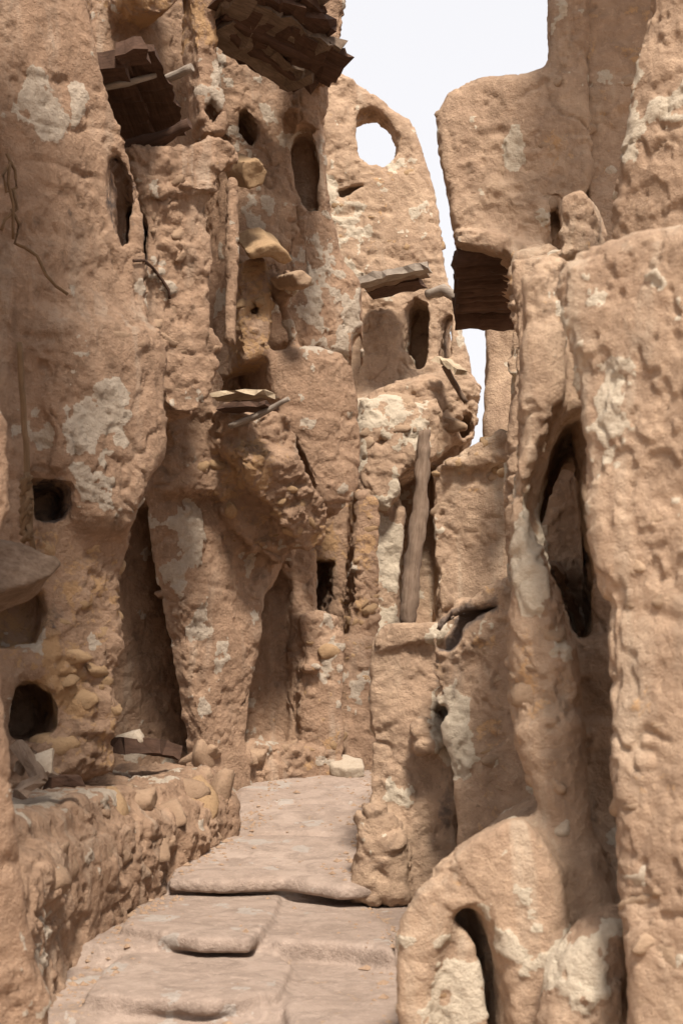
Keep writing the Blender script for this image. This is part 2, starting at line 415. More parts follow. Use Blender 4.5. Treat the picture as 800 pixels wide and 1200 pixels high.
PATCH = []     # plaster patches, stains and bare earth: (thing name, px, py, rx, ry, channel, amount)
def build(sc, thing, mat, seed=0.0, amp=1.0, sub=True, stain=None, rubble=1.0, cell=0.11, keep=.6):
    V, Q, vo = sc.mesh()
    # keep the relaxed surface smooth before adding relief
    V = V * keep + (1 - keep) * smooth_attr(V, Q, len(V), 1)
    if sub: V, Q, vo = subdivide(V, Q, vo); V = V * 0.5 + 0.5 * smooth_attr(V, Q, len(V), 1)
    rough = smooth_attr(np.array(sc.rough)[vo], Q, len(V), 8)[:, 0]
    tone = smooth_attr(np.array(sc.tone, float)[vo], Q, len(V), 10)
    n0 = vnormals(V, Q)
    W = V + seed
    wob = np.stack([vnoise(W * 5 + 3.1), vnoise(W * 5 + 9.7), vnoise(W * 5 + 21.3)], 1) * 0.035
    disp = 0.026 * fbm(W * 1.7, 2) + 0.008 * fbm(W * 6.0 + 4, 4, 0.6) + 0.004 * fbm(W * 22 + 5, 2)
    ss = lambda x, a, b: (lambda t: t * t * (3 - 2 * t))(np.clip((x - a) / (b - a), 0, 1))
    patch = fbm(W * 1.6 + 40, 3)
    msk = np.clip(rough * 1.9 - 0.9 + 0.6 * patch, 0, 1)
    cov = 1 - np.clip(msk * 0.9, 0, 0.8)                       # which share of the cells holds a stone that shows
    for cl, ht, sd in ((cell * 1.6, 0.022, 0.0), (cell * 0.8, 0.010, 7.7), (cell * 0.42, 0.005, 13.1)):
        r1, r2, rv = worley((W + wob * (cl / 0.1) ** 0.5 + sd) / cl * np.array([1, 1, 1.5]))
        on = ss(rv, cov - 0.05, cov + 0.05)
        disp += rubble * np.minimum(msk * 2.5, 1) * on * ss(r2 - r1, 0.03, 0.20) * ht * (0.35 + 0.9 * ((rv * 7.31) % 1))
    # plaster skin lost in flakes, pits, cracks and the creases between mud courses
    fl = fbm(W * 2.6 + 11, 5, 0.6)
    disp -= 0.016 * ss(fl, 0.10, 0.15) * np.clip(0.45 + rough, 0, 1)
    disp -= 0.012 * ss(fl, 0.42, 0.47)
    pit = np.clip(fbm(W * 9 + 70, 3) - 0.55, 0, 1)
    disp -= 0.035 * pit * np.clip(0.25 + rough, 0, 1)
    cr = np.abs(fbm(W * 1.25 + 91, 4, 0.6))
    disp -= 0.020 * (1 - ss(cr, 0.0, 0.045)) * ss(patch, -0.1, 0.35)
    zc = W[:, 2] / 0.36 + 0.55 * vnoise(W * 1.4 + 33) + 0.2 * vnoise(W * 5 + 13)
    zf = np.abs(zc - np.round(zc))
    disp -= 0.012 * (1 - ss(zf, 0.0, 0.12)) * ss(vnoise(W * 2.2 + 57), 0.0, 0.4)
    disp += 0.007 * (0.5 - np.abs(vnoise(W * 10 + 77)) * 2) * np.clip(0.25 + rough, 0, 1)
    disp += 0.010 * (zf - 0.25) * np.clip(rough * 2, 0, 1)
    px, py = project(V)
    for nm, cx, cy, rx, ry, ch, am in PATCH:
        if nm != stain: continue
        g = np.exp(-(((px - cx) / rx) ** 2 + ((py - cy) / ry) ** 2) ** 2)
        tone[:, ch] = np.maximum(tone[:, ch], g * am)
    skin = ss(tone[:, 0] + 0.55 * fbm(W * 4.5 + 8, 5, 0.62), 0.50, 0.58)
    disp += 0.007 * skin
    tone[:, 0] = skin * 0.8
    V = V + n0 * (disp * amp)[:, None]
    n1 = vnormals(V, Q)
    SURF.append((BVHTree.FromPolygons(V.tolist(), Q.tolist()), thing, V, n1))
    fo = vo[Q[:, 0]]; parts = []
    cntf = np.bincount(fo, minlength=len(sc.names))
    for i in range(len(sc.names)):
        if 0 < cntf[i] < 60: fo[fo == i] = -1
    big = int(np.argmax(cntf)); fo[fo == -1] = big
    for _ in range(6):                                       # grow part regions to clean borders
        vf = np.zeros(len(V), np.int64); vf[Q.ravel()] = np.repeat(fo, 4)
        nb = vf[Q]; eq = (nb[:, :, None] == nb[:, None, :]).sum(2); fo = nb[np.arange(len(Q)), eq.argmax(1)]
    for i in range(len(sc.names)):
        f = Q[fo == i]
        if len(f):
            ids, inv = np.unique(f, return_inverse=True); inv = inv.reshape(-1, 4); lab = np.arange(len(ids))
            for _ in range(400):
                m = lab[inv].min(1); new = lab.copy(); np.minimum.at(new, inv.ravel(), np.repeat(m, 4)); new = new[new]
                if (new == lab).all(): break
                lab = new
            u, c = np.unique(lab[inv[:, 0]], return_counts=True)
            if len(u) > 1:
                bad = np.where(fo == i)[0][lab[inv[:, 0]] != u[c.argmax()]]
                vv = np.full(len(V), -1, np.int64); good = np.ones(len(Q), bool); good[bad] = False
                vv[Q[good].ravel()] = np.repeat(fo[good], 4)
                for _k in range(60):
                    nb = vv[Q[bad]].max(1); ok = (nb >= 0) & (nb != i); fo[bad[ok]] = nb[ok]; vv[Q[bad[ok]].ravel()] = np.repeat(nb[ok], 4); bad = bad[~ok]
                    if not len(bad) or not ok.any(): break
    for i in range(len(sc.names)):
        f = Q[fo == i]
        if not len(f): continue
        ids, inv = np.unique(f, return_inverse=True)
        me = raw_mesh(sc.names[i], V[ids], inv.reshape(-1, 4), n1[ids], tone[ids])
        parts.append(link(sc.names[i], me, mat, thing))
    print('%s: %d quads, %d parts, %.1fs' % (thing.name, len(Q), len(parts), time.time() - T0))
    return parts
def hit(px, py, only=None):
    r = Vector(ray(px, py)).normalized(); best = None
    for bvh, th, V, n in SURF:
        if only is not None and th != only: continue
        h = bvh.ray_cast(Vector(CAM), r)
        if h[0] is not None and (best is None or h[3] < best[2]): best = (h[0], h[1], h[3], th)
    return best

# ------------------------------------------------------------------ small solids
def chunk(seed, flat=1.0):
    import bmesh
    r = random.Random(seed); bm = bmesh.new(); bmesh.ops.create_icosphere(bm, subdivisions=3, radius=1.0)
    pl = [(Vector((r.gauss(0, 1), r.gauss(0, 1), r.gauss(0, 1))).normalized(), 0.6 + 0.35 * r.random()) for _ in range(11)]
    for v in bm.verts:
        d = v.co.normalized(); k = sum((max(d.dot(n), 0.02) / h) ** 40 for n, h in pl)
        v.co = d * min(1.15, k ** (-1 / 40.0)) * (1 + 0.025 * r.gauss(0, 1)); v.co.z *= flat
    me = bpy.data.meshes.new('stone'); bm.to_mesh(me); bm.free()
    for p in me.polygons: p.use_smooth = True
    return me
STONES = {k: [] for k in ('stone', 'stone_orange', 'stone_pale', 'stone_dull', 'stone_brown')}
for k in STONES:
    for q in range(9):
        me = chunk(q * 13 + len(k), 0.75); me.materials.append(M[k]); STONES[k].append(me)
def stone(thing, p, nrm, size, kind='stone', sink=0.45, asp=None, name='stone'):
    me = random.choice(STONES[kind])
    o = bpy.data.objects.new(name, me); COL.objects.link(o)
    z = Vector(nrm).normalized(); e = z.to_track_quat('Z', 'Y').to_matrix()
    # local y of the track frame follows the wall's up: lay the stones in rough courses
    rot = Matrix.Rotation(random.gauss(0, 0.35), 3, 'Z')
    ax, ay = asp or (1.0 + 0.5 * random.random(), 0.6 + 0.3 * random.random())
    sc = Matrix.Diagonal((size * ax, size * ay, size * 0.75))
    mm = (e @ rot @ sc).to_4x4(); mm.translation = Vector(p) - z * size * 0.75 * sink
    o.parent = thing
    o.matrix_parent_inverse = Matrix.Identity(4)
    mm.translation = mm.translation - thing.location
    o.matrix_basis = mm
    return o
def scatter(thing, poly, count, size, kind='stone', sink=0.55, spread=0.35):
    poly = np.array(poly, float); lo, hi = poly.min(0), poly.max(0); k = 0; tries = 0; done = []
    while k < count and tries < count * 12:
        tries += 1
        x, y = random.uniform(lo[0], hi[0]), random.uniform(lo[1], hi[1])
        if poly_sdf(poly, np.array([[x]]), np.array([[y]]))[0, 0] > 0: continue
        h = hit(x, y)
        if h is None or h[3] != thing: continue
        s = size * math.exp(random.gauss(0, spread)); p = h[0]
        if any((p - q).length < (s + t) * 0.85 for q, t in done): continue
        done.append((p, s)); stone(thing, p, h[1], s, kind, sink); k += 1
def set_stone(thing, x, y, size, kind='stone', sink=0.35, asp=None):
    h = hit(x, y, thing) or hit(x, y)
    if h: return stone(thing, h[0], h[1], size, kind, sink, asp)

def tube_mesh(name, pts, rads, seg=10, rough=0.0, seed=0, closed=True, twist=0):
    pts = [np.array(p, float) for p in pts]
    # refine
    A = []; R = []
    for i in range(len(pts) - 1):
        L = np.linalg.norm(pts[i + 1] - pts[i]); n = max(2, int(L / 0.05)) if rough else max(1, int(L / 0.12))
        for k in range(n): A.append(pts[i] + (pts[i + 1] - pts[i]) * k / n); R.append(rads[i] + (rads[i + 1] - rads[i]) * k / n)
    A.append(pts[-1]); R.append(rads[-1]); A = np.array(A); R = np.array(R)
    t = np.gradient(A, axis=0); t /= np.linalg.norm(t, axis=1, keepdims=True) + 1e-9
    up = np.array([0, 0, 1.0]) if abs(t[0, 2]) < 0.9 else np.array([0, 1.0, 0])
    V = []
    for i in range(len(A)):
        a = np.cross(t[i], up); a /= np.linalg.norm(a); b = np.cross(a, t[i])
        for k in range(seg):
            th = 2 * math.pi * k / seg + twist * i; V.append(A[i] + R[i] * (a * math.cos(th) + b * math.sin(th)))
    V = np.array(V)
    if rough: V += (np.repeat(R, seg)[:, None]) * rough * np.stack([vnoise(V * np.array([14, 14, 14]) + seed + k * 5.3) for k in range(3)], 1)
    F = [[i * seg + k, i * seg + (k + 1) % seg, (i + 1) * seg + (k + 1) % seg, (i + 1) * seg + k] for i in range(len(A) - 1) for k in range(seg)]
    if closed: F += [list(range(seg))[::-1], [(len(A) - 1) * seg + k for k in range(seg)]]
    return V, F
def centre_obj(name, V, F, mat, parent=None, axis=None, smooth=True):
    """mesh object whose local x axis runs along the grain"""
    V = np.array(V, float); c = V.mean(0)
    if axis is None:
        u, s_, vt = np.linalg.svd(V - c, full_matrices=False); axis = vt[0]
    x = Vector(axis).normalized(); q = x.to_track_quat('X', 'Z'); R = np.array(q.to_matrix())
    me = bpy.data.meshes.new(name); me.from_pydata(((V - c) @ R).tolist(), [], F); me.update()
    for p in me.polygons: p.use_smooth = smooth and len(p.vertices) == 4
    me.materials.append(mat)
    o = bpy.data.objects.new(name, me); COL.objects.link(o)
    o.rotation_mode = 'QUATERNION'; o.rotation_quaternion = q
    o.location = Vector(c) - (parent.location if parent is not None else Vector())
    if parent is not None: o.parent = parent
    return o
def log(name, pts, rads, mat, parent=None, rough=0.25, seg=10):
    V, F = tube_mesh(name, pts, rads, seg, rough, random.random() * 50)
    return centre_obj(name, V, F, mat, parent, np.array(pts[-1]) - np.array(pts[0]))
def board(name, a, b, width, thick, mat, parent=None, up=(0, 0, 1), wob=0.01, taper=1.0):
    """worn plank between two points, uneven edges and chipped ends"""
    a, b = np.array(a, float), np.array(b, float); t = b - a; L = np.linalg.norm(t); t /= L
    up = np.array(up, float); s = np.cross(t, up); s /= np.linalg.norm(s); n = np.cross(s, t)
    k = max(3, int(L / 0.06)); V = []
    for i in range(k + 1):
        f = i / k; wd = width * (1 + (taper - 1) * f) / 2
        for e, (x, y) in enumerate(((-1, -1), (-.85, 1), (0.05, 1.08), (.85, 1), (1, -1), (0, -1.05))):
            j = np.array([random.gauss(0, wob) for _ in range(3)])
            V.append(a + t * L * f + s * wd * x + n * thick / 2 * y + j * np.array([1, 1, 0.6]) + n * 0.012 * math.sin(f * 3.1))
    F = [[i * 6 + e, i * 6 + (e + 1) % 6, (i + 1) * 6 + (e + 1) % 6, (i + 1) * 6 + e] for i in range(k) for e in range(6)]
    F += [[5, 4, 3, 2, 1, 0], [k * 6 + e for e in range(6)]]
    return centre_obj(name, V, F, mat, parent, t, smooth=False)

# ================================================================== GROUND AND PATH
me = bpy.data.meshes.new('ground')
me.from_pydata([(-200, -150, -.12), (200, -150, -.12), (200, 250, -.12), (-200, 250, -.12)], [], [(0, 1, 2, 3)])
g = link('ground', me, M['warm']); g['kind'] = 'structure'; g['label'] = 'dry earth ground around the old storehouses'

PY = [4.0, 6.03, 6.10, 6.93, 7.0, 8.08, 8.15, 9.0, 11.0, 13.0, 16.0]; PH = [-.03, -.03, .06, .08, .165, .19, .27, .41, .69, .86, 1.0]
class Base:
    def bbox(s): return np.array([-9, -9, -9.]), np.array([30, 30, 30.])
    def __call__(s, X, Y, Z):
        return (Z - np.interp(Y, PY, PH).astype(np.float32)) * 0.97 + 0 * X
def zslab(pts, z0, z1, r=.04):
    return Slab([PZ(a, b, z1)[:2] for a, b in pts], z0, z1, r)
path = bpy.data.objects.new('path', None); COL.objects.link(path); path['kind'] = 'structure'
path['label'] = 'worn stone path climbing in low steps between the storehouses'
G = Sculpt((-1.75, 5.3, -.2), (1.2, 14.5, 1.1), .02)
G.add(Base(), 'path_bed', .03, .5, (0.1, .25, 0))
PS = 'paving_stone'
G.add(zslab([(60, 1205), (130, 1188), (250, 1192), (360, 1190), (375, 1260), (60, 1260)], -.15, .022), PS, .02, .15, (0.17, 0, 0))
G.add(zslab([(98, 1163), (118, 1135), (150, 1112), (250, 1106), (315, 1110), (345, 1128), (330, 1160), (240, 1170)], 0.05, .13, .03), PS, .012, .15, (0.23, 0, 0))
G.add(zslab([(142, 1083), (160, 1058), (198, 1036), (290, 1034), (332, 1045), (318, 1080), (296, 1098), (232, 1098)], .15, .23, .03), PS, .012, .15, (0.28, 0, 0))
G.add(zslab([(300, 1085), (322, 1050), (415, 1046), (455, 1080), (464, 1112), (400, 1104), (318, 1100)], -.05, .195, .03), PS, .01, .2, (0.15, .15, 0))
G.add(zslab([(328, 1158), (340, 1122), (440, 1112), (490, 1120), (500, 1190), (500, 1260), (345, 1240)], -.1, .09, .03), PS, .01, .2, (0.12, .2, 0))
class Tread:
    """long sloping flagstone"""
    def __init__(s, pts, y0, z0, slope, th): s.q = np.array(pts, float); s.a = (y0, z0, slope, th)
    def bbox(s): return np.array([*s.q.min(0), -.2]), np.array([*s.q.max(0), 1.2])
    def __call__(s, X, Y, Z):
        y0, z0, sl, th = s.a; top = Z - (z0 + sl * (Y - y0)); d2 = poly_sdf(s.q, X, Y) + .03
        dw = np.abs(top + th / 2) - th / 2 + .03 + 0 * X; d2 = d2 + 0 * Z
        return np.minimum(np.maximum(d2, dw), 0) + np.sqrt(np.maximum(d2, 0) ** 2 + np.maximum(dw, 0) ** 2) - .03
def tread(px, y0, z0, sl, th):
    q = []
    for a, b in px:
        r = ray(a, b); t = (z0 - sl * y0 - CAM[2]) / (r[2] - sl * r[1]); q.append((CAM + r * t)[:2])
    return Tread(q, y0, z0, sl, th)
G.add(tread([(196, 1028), (212, 1000), (250, 978), (330, 976), (436, 982), (442, 1036), (400, 1040), (330, 1028), (260, 1032)], 8.0, .325, .12, .08), PS, .02, .15, (0.20, .1, 0))
G.add(tread([(250, 974), (285, 945), (360, 940), (440, 944), (440, 978), (330, 972)], 8.0, .325, .125, .3), PS, .02, .15, (0.17, .15, 0))
G.add(tread([(278, 942), (280, 918), (340, 910), (400, 912), (460, 916), (445, 941), (360, 937)], 8.0, .325, .127, .3), PS, .02, .2, (0.15, .2, 0))
build(G, path, M['path'], amp=.2, rubble=.5, keep=.3)

# ================================================================== LEFT STOREHOUSE
left = empty('mud_storehouse', (-1.6, 8.5, .3), 'tall shaded mud storehouse above the rubble bench with stacked cells and pointed niches', 'storehouse', 'old mud granary buildings')
PATCH += [('left', 112, 520, 42, 80, 0, .75), ('left', 100, 470, 60, 80, 0, .5), ('left', 60, 120, 60, 60, 0, .35), ('left', 215, 640, 24, 70, 0, .75),
          ('left', 190, 330, 30, 40, 0, .35), ('left', 380, 360, 42, 60, 0, .8), ('left', 355, 270, 40, 60, 0, .45), ('left', 300, 245, 24, 50, 0, .6),
          ('left', 365, 470, 22, 60, 0, .65), ('left', 270, 760, 30, 60, 0, .4), ('left', 245, 720, 16, 50, 0, .4), ('left', 330, 360, 14, 50, 0, .5),
          ('left', 250, 110, 26, 40, 0, .35), ('left', 75, 800, 50, 70, 1, .6), ('left', 100, 690, 45, 60, 1, .45), ('left', 290, 560, 60, 60, 1, .5),
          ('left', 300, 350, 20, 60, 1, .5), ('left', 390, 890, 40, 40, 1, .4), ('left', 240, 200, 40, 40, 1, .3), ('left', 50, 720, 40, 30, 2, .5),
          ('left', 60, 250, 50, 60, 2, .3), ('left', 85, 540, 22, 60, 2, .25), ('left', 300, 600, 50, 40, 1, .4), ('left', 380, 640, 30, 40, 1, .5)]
A = Sculpt((-4.0, 6.2, .0), (.55, 13.2, 8.2), .03)
# rear mass that closes the facade
A.add(Prism([(-200, -300), (270, -300), (270, 920), (-200, 950)], 10.6, 45, -1.2, -.5), 'wall', .1, .3)
A.add(Prism([(140, -60), (300, -60), (300, 930), (140, 930)], 11.3, 40, -.9, -.15), 'wall', .1, .3)
A.add(Prism([(250, -300), (402, -300), (396, 60), (386, 130), (384, 230), (402, 320), (430, 360), (440, 640), (440, 920), (250, 920)], 11.9, 35, -1.2, -.3), 'wall', .1, .3)
# upper near plaster wall leaning to the right
A.add(Prism([(-250, -260), (92, -260), (103, 0), (116, 70), (138, 140), (165, 222), (172, 300), (176, 370), (120, 376), (60, 384), (48, 430), (30, 470), (30, 650), (-250, 650)], 7.7, 42, -1.3, 0, .05, bulge=.04, at=(20, 250)), 'plaster_wall', .12, .22, (.1, 0, 0))
A.add(Prism([(-200, 330), (70, 380), (52, 470), (60, 560), (-200, 640)], 7.75, 42, -1.2, -.08, .1), 'plaster_wall', .1, .4)
# rough block above the bulging cell
A.add(Prism([(160, 220), (200, 213), (248, 222), (252, 300), (247, 380), (262, 405), (255, 440), (240, 485), (200, 485), (165, 400), (158, 330), (160, 260)], 9.0, 30, -1.2, 0, .03), 'stone_wall', .04, .6, (.15, .1, 0))
A.add(Prism([(152, 172), (200, 167), (252, 158), (276, 172), (282, 192), (262, 202), (256, 226), (158, 228)], 8.95, 28, -1.2, 0.02, .03), 'stone_wall', .03, .8, (.05, .1, 0))
A.add(Prism([(165, 230), (180, 226), (188, 330), (170, 330)], 8.9, 25, -.3, 0.03, .03), 'plaster_panel', .04, .15, (.45, 0, 0))
# bulging cell on its narrow leg
A.add(Prism([(64, 374), (120, 362), (188, 378), (206, 420), (202, 480), (205, 522), (190, 546), (172, 565), (150, 622), (108, 618), (62, 570), (42, 520), (50, 430)], 7.95, 36, -1.1, 0, .10, bulge=.1), 'storage_cell', .2, .4, (.12, 0, 0))
A.add(Prism([(-150, 585), (152, 585), (155, 620), (147, 680), (145, 760), (136, 800), (136, 868), (142, 905), (60, 940), (-150, 960)], 8.02, 36, -1.1, -.02, .08, bulge=.05, at=(90, 750)), 'pier', .2, .65, (0, .35, 0))
# wall between the niche and the far pier
A.add(Prism([(184, 498), (262, 468), (332, 520), (352, 640), (346, 668), (320, 720), (298, 870), (302, 1000), (240, 1000), (238, 880), (222, 780), (207, 690), (199, 620)], 10.35, 44, -.22, 0, .03), 'pier', .05, .3, (.15, 0, 0))
A.add(Prism([(110, 500), (250, 480), (262, 960), (100, 960)], 10.45, 40, -.9, -.18, .05), 'niche', .05, .08, (.05, 0, 0))
A.add(Prism([(262, 470), (345, 520), (350, 640), (300, 1000), (268, 1000)], 10.7, 30, -.9, -.12, .03), 'wall', .05, .3)
A.add(Prism([(284, 640), (372, 640), (368, 960), (284, 960)], 11.0, 20, -.8, 0, .03), 'wall', .04, .2, (0, .2, 0))
A.add(Prism([(204, 690), (252, 688), (256, 697), (206, 699)], 10.3, 36, -.3, .06, .01), 'ledge', .03, .1, (.1, .3, 0))
# rough body and overhanging cell floor right of the niche
A.add(Prism([(192, 380), (268, 440), (266, 470), (334, 486), (342, 520), (300, 580), (200, 575)], 10.1, 36, -1.3, 0, .06, bulge=.03), 'stone_wall', .08, .8, (.05, .1, 0))
A.add(Prism([(258, 482), (330, 482), (346, 512), (352, 548), (330, 560), (296, 545), (262, 525)], 10.05, 36, -.9, .04, .03, pitch=-10), 'storage_cell', .08, .9, (0, .15, 0))
A.add(Prism([(290, 535), (345, 535), (366, 566), (382, 598), (380, 630), (362, 652), (345, 640), (322, 600), (296, 575)], 10.1, 40, -.8, .03, .04, pitch=-22), 'storage_cell', .1, .9, (0, .2, 0))
A.add(Prism([(254, 515), (300, 540), (328, 585), (352, 640), (330, 665), (292, 642), (262, 600)], 10.3, 34, -.9, .04, .05, pitch=-8), 'storage_cell', .06, .8, (0, .35, 0))
# tall niche below it
A.sub(Prism([(346, 654), (368, 690), (364, 876), (296, 876), (304, 780), (320, 706)], 10.5, 20, -.62, .6, .03), 'niche', .05, .1, (0, .15, 0))
# organic plaster of the upper storeys
A.add(Prism([(262, 160), (238, 60), (240, 0), (262, -250), (400, -250), (396, 70), (382, 100), (380, 230), (402, 300), (428, 345), (428, 440), (400, 414), (310, 414), (262, 446), (262, 300)], 11.1, 34, -1.0, 0, .12, bulge=.15), 'plaster_wall', .12, .3, (.2, 0, 0))
A.add(Prism([(95, -250), (262, -250), (264, 176), (160, 180), (118, 80)], 9.9, 40, -.8, -.05, .08), 'recess', .1, .25, (0, .2, 0))
A.add(Prism([(222, -80), (260, -80), (258, 54), (229, 58)], 9.45, 25, -.3, 0, .03), 'pilaster', .03, .3, (0, .45, 0))
A.add(Prism([(228, 58), (259, 60), (268, 152), (240, 158)], 9.5, 25, -.3, 0, .03), 'pilaster', .04, .2, (.3, 0, 0))
A.add(Prism([(148, -160), (216, -160), (213, 4), (200, 20), (168, 16), (150, -4)], 9.3, 30, -.8, .0, .05, pitch=-15), 'storage_cell', .05, .3, (0, .5, 0))
A.add(Prism([(348, -80), (400, -80), (405, 28), (400, 60), (380, 40), (366, 6)], 10.0, 10, -.8, .0, .04), 'stone_wall', .04, .85, (.2, .1, 0))
A.add(Prism([(338, 100), (384, 95), (384, 130), (372, 160), (350, 160), (336, 130)], 10.9, 30, -.4, .1, .05), 'stone_wall', .08, .5)
# pier strips of the middle storey
A.add(Cone(P(272, 215, 9.7), P(270, 400, 9.6), .05, .055), 'column', .06, .3, (.15, 0, 0))
A.add(Prism([(286, 300), (312, 298), (320, 330), (318, 400), (322, 420), (288, 425), (282, 360)], 10.4, 20, -.6, 0, .05), 'pier', .06, .5, (0, .45, 0))
A.add(Cone(P(318, 312, 10.5), P(346, 405, 10.6), .02, .045), 'buttress', .05, .15, (.5, 0, 0))
A.add(Cone(P(352, 245, 10.8), P(364, 330, 10.8), .05, .04), 'buttress', .06, .2, (.3, 0, 0))
A.add(Prism([(330, 318), (348, 322), (356, 336), (344, 348), (330, 342)], 10.4, 20, -.3, .08, .04), 'ledge', .05, .4, (0, .3, 0))
A.add(Prism([(345, 330), (380, 300), (420, 330), (426, 420), (400, 412), (345, 412)], 11.2, 28, -.5, .0, .06), 'plaster_wall', .15, .2, (.75, 0, 0))
# rounded granary cell with a tapering foot
A.add(Prism([(310, 414), (344, 405), (398, 412), (412, 432), (420, 482), (423, 545), (414, 588), (396, 606), (370, 602), (354, 560), (334, 505), (316, 470)], 10.6, 18, -.9, 0, .05, bulge=.2), 'storage_cell', .04, .35, (.15, .05, 0))
A.add(Prism([(352, 560), (424, 560), (432, 600), (440, 745), (350, 745)], 11.75, 20, -.6, -.08, .05), 'wall', .06, .45, (.05, .25, 0))
A.add(Prism([(420, 575), (446, 588), (444, 760), (410, 760)], 11.6, 12, -.4, 0, .03), 'pier', .04, .55, (0, .35, 0))
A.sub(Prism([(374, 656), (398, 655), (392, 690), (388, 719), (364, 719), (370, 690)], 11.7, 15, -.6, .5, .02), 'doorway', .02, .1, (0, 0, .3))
A.add(Prism([(360, 664), (371, 658), (370, 720), (359, 722)], 11.62, 25, -.4, .04, .02), 'door_jamb', .02, .15, (.3, .2, 0))
# low walls at the turn of the path
A.add(Prism([(353, 722), (380, 718), (398, 722), (404, 750), (402, 812), (408, 960), (354, 960)], 10.95, 14, -.3, 0, .04), 'low_wall', .04, .55, (.1, .1, 0))
A.add(Prism([(396, 745), (440, 748), (450, 960), (400, 960)], 11.2, 8, -.7, 0, .06), 'low_wall', .03, .6, (.05, .2, 0))
A.add(Prism([(352, 776), (374, 778), (374, 787), (352, 787)], 10.9, 20, -.2, .08, .01), 'ledge', .02, .1, (.2, .3, 0))
A.add(Prism([(240, 884), (300, 872), (352, 876), (356, 960), (290, 1000), (240, 1000)], 10.75, 34, -.4, .10, .05), 'footing', .08, .9, (.1, 0, 0))
# openings
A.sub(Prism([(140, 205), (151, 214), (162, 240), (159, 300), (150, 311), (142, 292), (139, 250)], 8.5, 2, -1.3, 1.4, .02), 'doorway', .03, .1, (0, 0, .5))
A.sub(Prism([(252, 236), (264, 240), (266, 300), (264, 388), (254, 388), (250, 300)], 9.2, 10, -.8, .6, .01), 'slit', .03, .1)
A.sub(Prism([(281, 130), (290, 122), (302, 138), (306, 150), (300, 168), (284, 152)], 10.7, 15, -.5, .6, .02), 'window_opening', .02, .1, (0, .1, 0))
A.sub(Prism([(342, 165), (352, 150), (366, 152), (374, 180), (376, 236), (362, 236), (346, 215)], 10.9, 5, -.45, .6, .03), 'window_opening', .03, .1, (0, .1, 0))
A.sub(Prism([(412, 396), (420, 388), (424, 400), (418, 440), (411, 440)], 11.4, 0, -.6, .6, .02), 'window_opening', .02, .1)
A.sub(Prism([(-20, 130), (6, 136), (14, 165), (10, 192), (-20, 195)], 7.3, 25, -.5, .6, .03), 'window_opening', .03, .1)
A.sub(Prism([(20, 414), (44, 408), (62, 426), (52, 468), (68, 500), (60, 556), (40, 570), (26, 520)], 7.6, 25, -.16, .6, .02), 'recess', .02, .5, (.5, 0, 0))
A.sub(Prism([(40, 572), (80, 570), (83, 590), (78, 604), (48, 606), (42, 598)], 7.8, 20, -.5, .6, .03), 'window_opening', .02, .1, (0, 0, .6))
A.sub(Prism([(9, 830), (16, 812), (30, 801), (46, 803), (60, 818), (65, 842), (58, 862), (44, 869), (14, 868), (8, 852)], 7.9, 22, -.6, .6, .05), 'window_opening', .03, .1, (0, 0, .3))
A.sub(Prism([(-20, 690), (48, 692), (54, 720), (46, 756), (10, 757), (-20, 757)], 7.9, 25, -.22, .6, .03), 'recess', .03, .1, (0, .5, 0))
A.sub(Prism([(295, 352), (302, 349), (307, 357), (302, 364), (295, 361)], 10.3, 10, -.25, .3, .01), 'putlog_hole', .01, .1)
A.sub(Prism([(444, 416), (450, 414), (449, 428), (443, 432)], 11.5, 10, -.3, .5, .01), 'putlog_hole', .01, .1)
A.sub(Prism([(180, 518), (188, 512), (206, 508), (214, 520), (206, 540), (192, 545)], 8.6, 20, -.3, .4, .03), 'putlog_hole', .03, .2)
A.sub(Prism([(270, 765), (278, 757), (280, 772), (274, 784)], 9.9, 36, -.15, .3, .01), 'putlog_hole', .02, .2)
A.sub(Prism([(238, 125), (250, 112), (262, 130), (252, 146)], 9.5, 20, -.2, .4, .02), 'putlog_hole', .03, .3)
A.sub(Prism([(192, 75), (205, 60), (218, 72), (210, 100), (196, 98)], 9.6, 20, -.4, .4, .02), 'window_opening', .03, .3)
A.sub(Prism([(260, 405), (275, 400), (270, 430), (262, 432)], 9.5, 20, -.2, .4, .02), 'putlog_hole', .03, .3)
build(A, left, M['mudp'], 3.0, stain='left')

# low bench of rubble along the storehouse
bench = empty('stone_bench', (-1.4, 7.5, 0), 'low rubble bench of rough stones and mud along the left side of the path', 'bench')
B = Sculpt((-2.6, 5.0, -.1), (-.4, 11.0, 1.2), .025)
B.add(Slab([(-2.5, 5.1), (-1.34, 5.1), (-1.27, 5.7), (-1.25, 6.9), (-1.08, 7.9), (-.80, 8.7), (-.68, 9.15), (-.72, 9.5), (-1.1, 10.2), (-2.5, 9.5)], -.1, .70, .12), 'bench_body', .1, .7)
B.add(Slab([(-2.4, 6.2), (-1.42, 6.3), (-1.32, 6.9), (-1.22, 7.8), (-.93, 8.8), (-.82, 9.25), (-1.1, 9.9), (-2.4, 9.3)], .4, .83, .08), 'bench_body', .08, .6, (.2, .1, 0))
B.add(Slab([(-2.2, 6.5), (-1.5, 6.5), (-1.38, 6.95), (-1.40, 7.35), (-2.2, 7.4)], .6, .85, .05), 'bench_slab', .04, .15, (.7, 0, 0))
build(B, bench, M['mudp'], 9.0, amp=1.0, cell=.34, rubble=1.9, stain='bench')

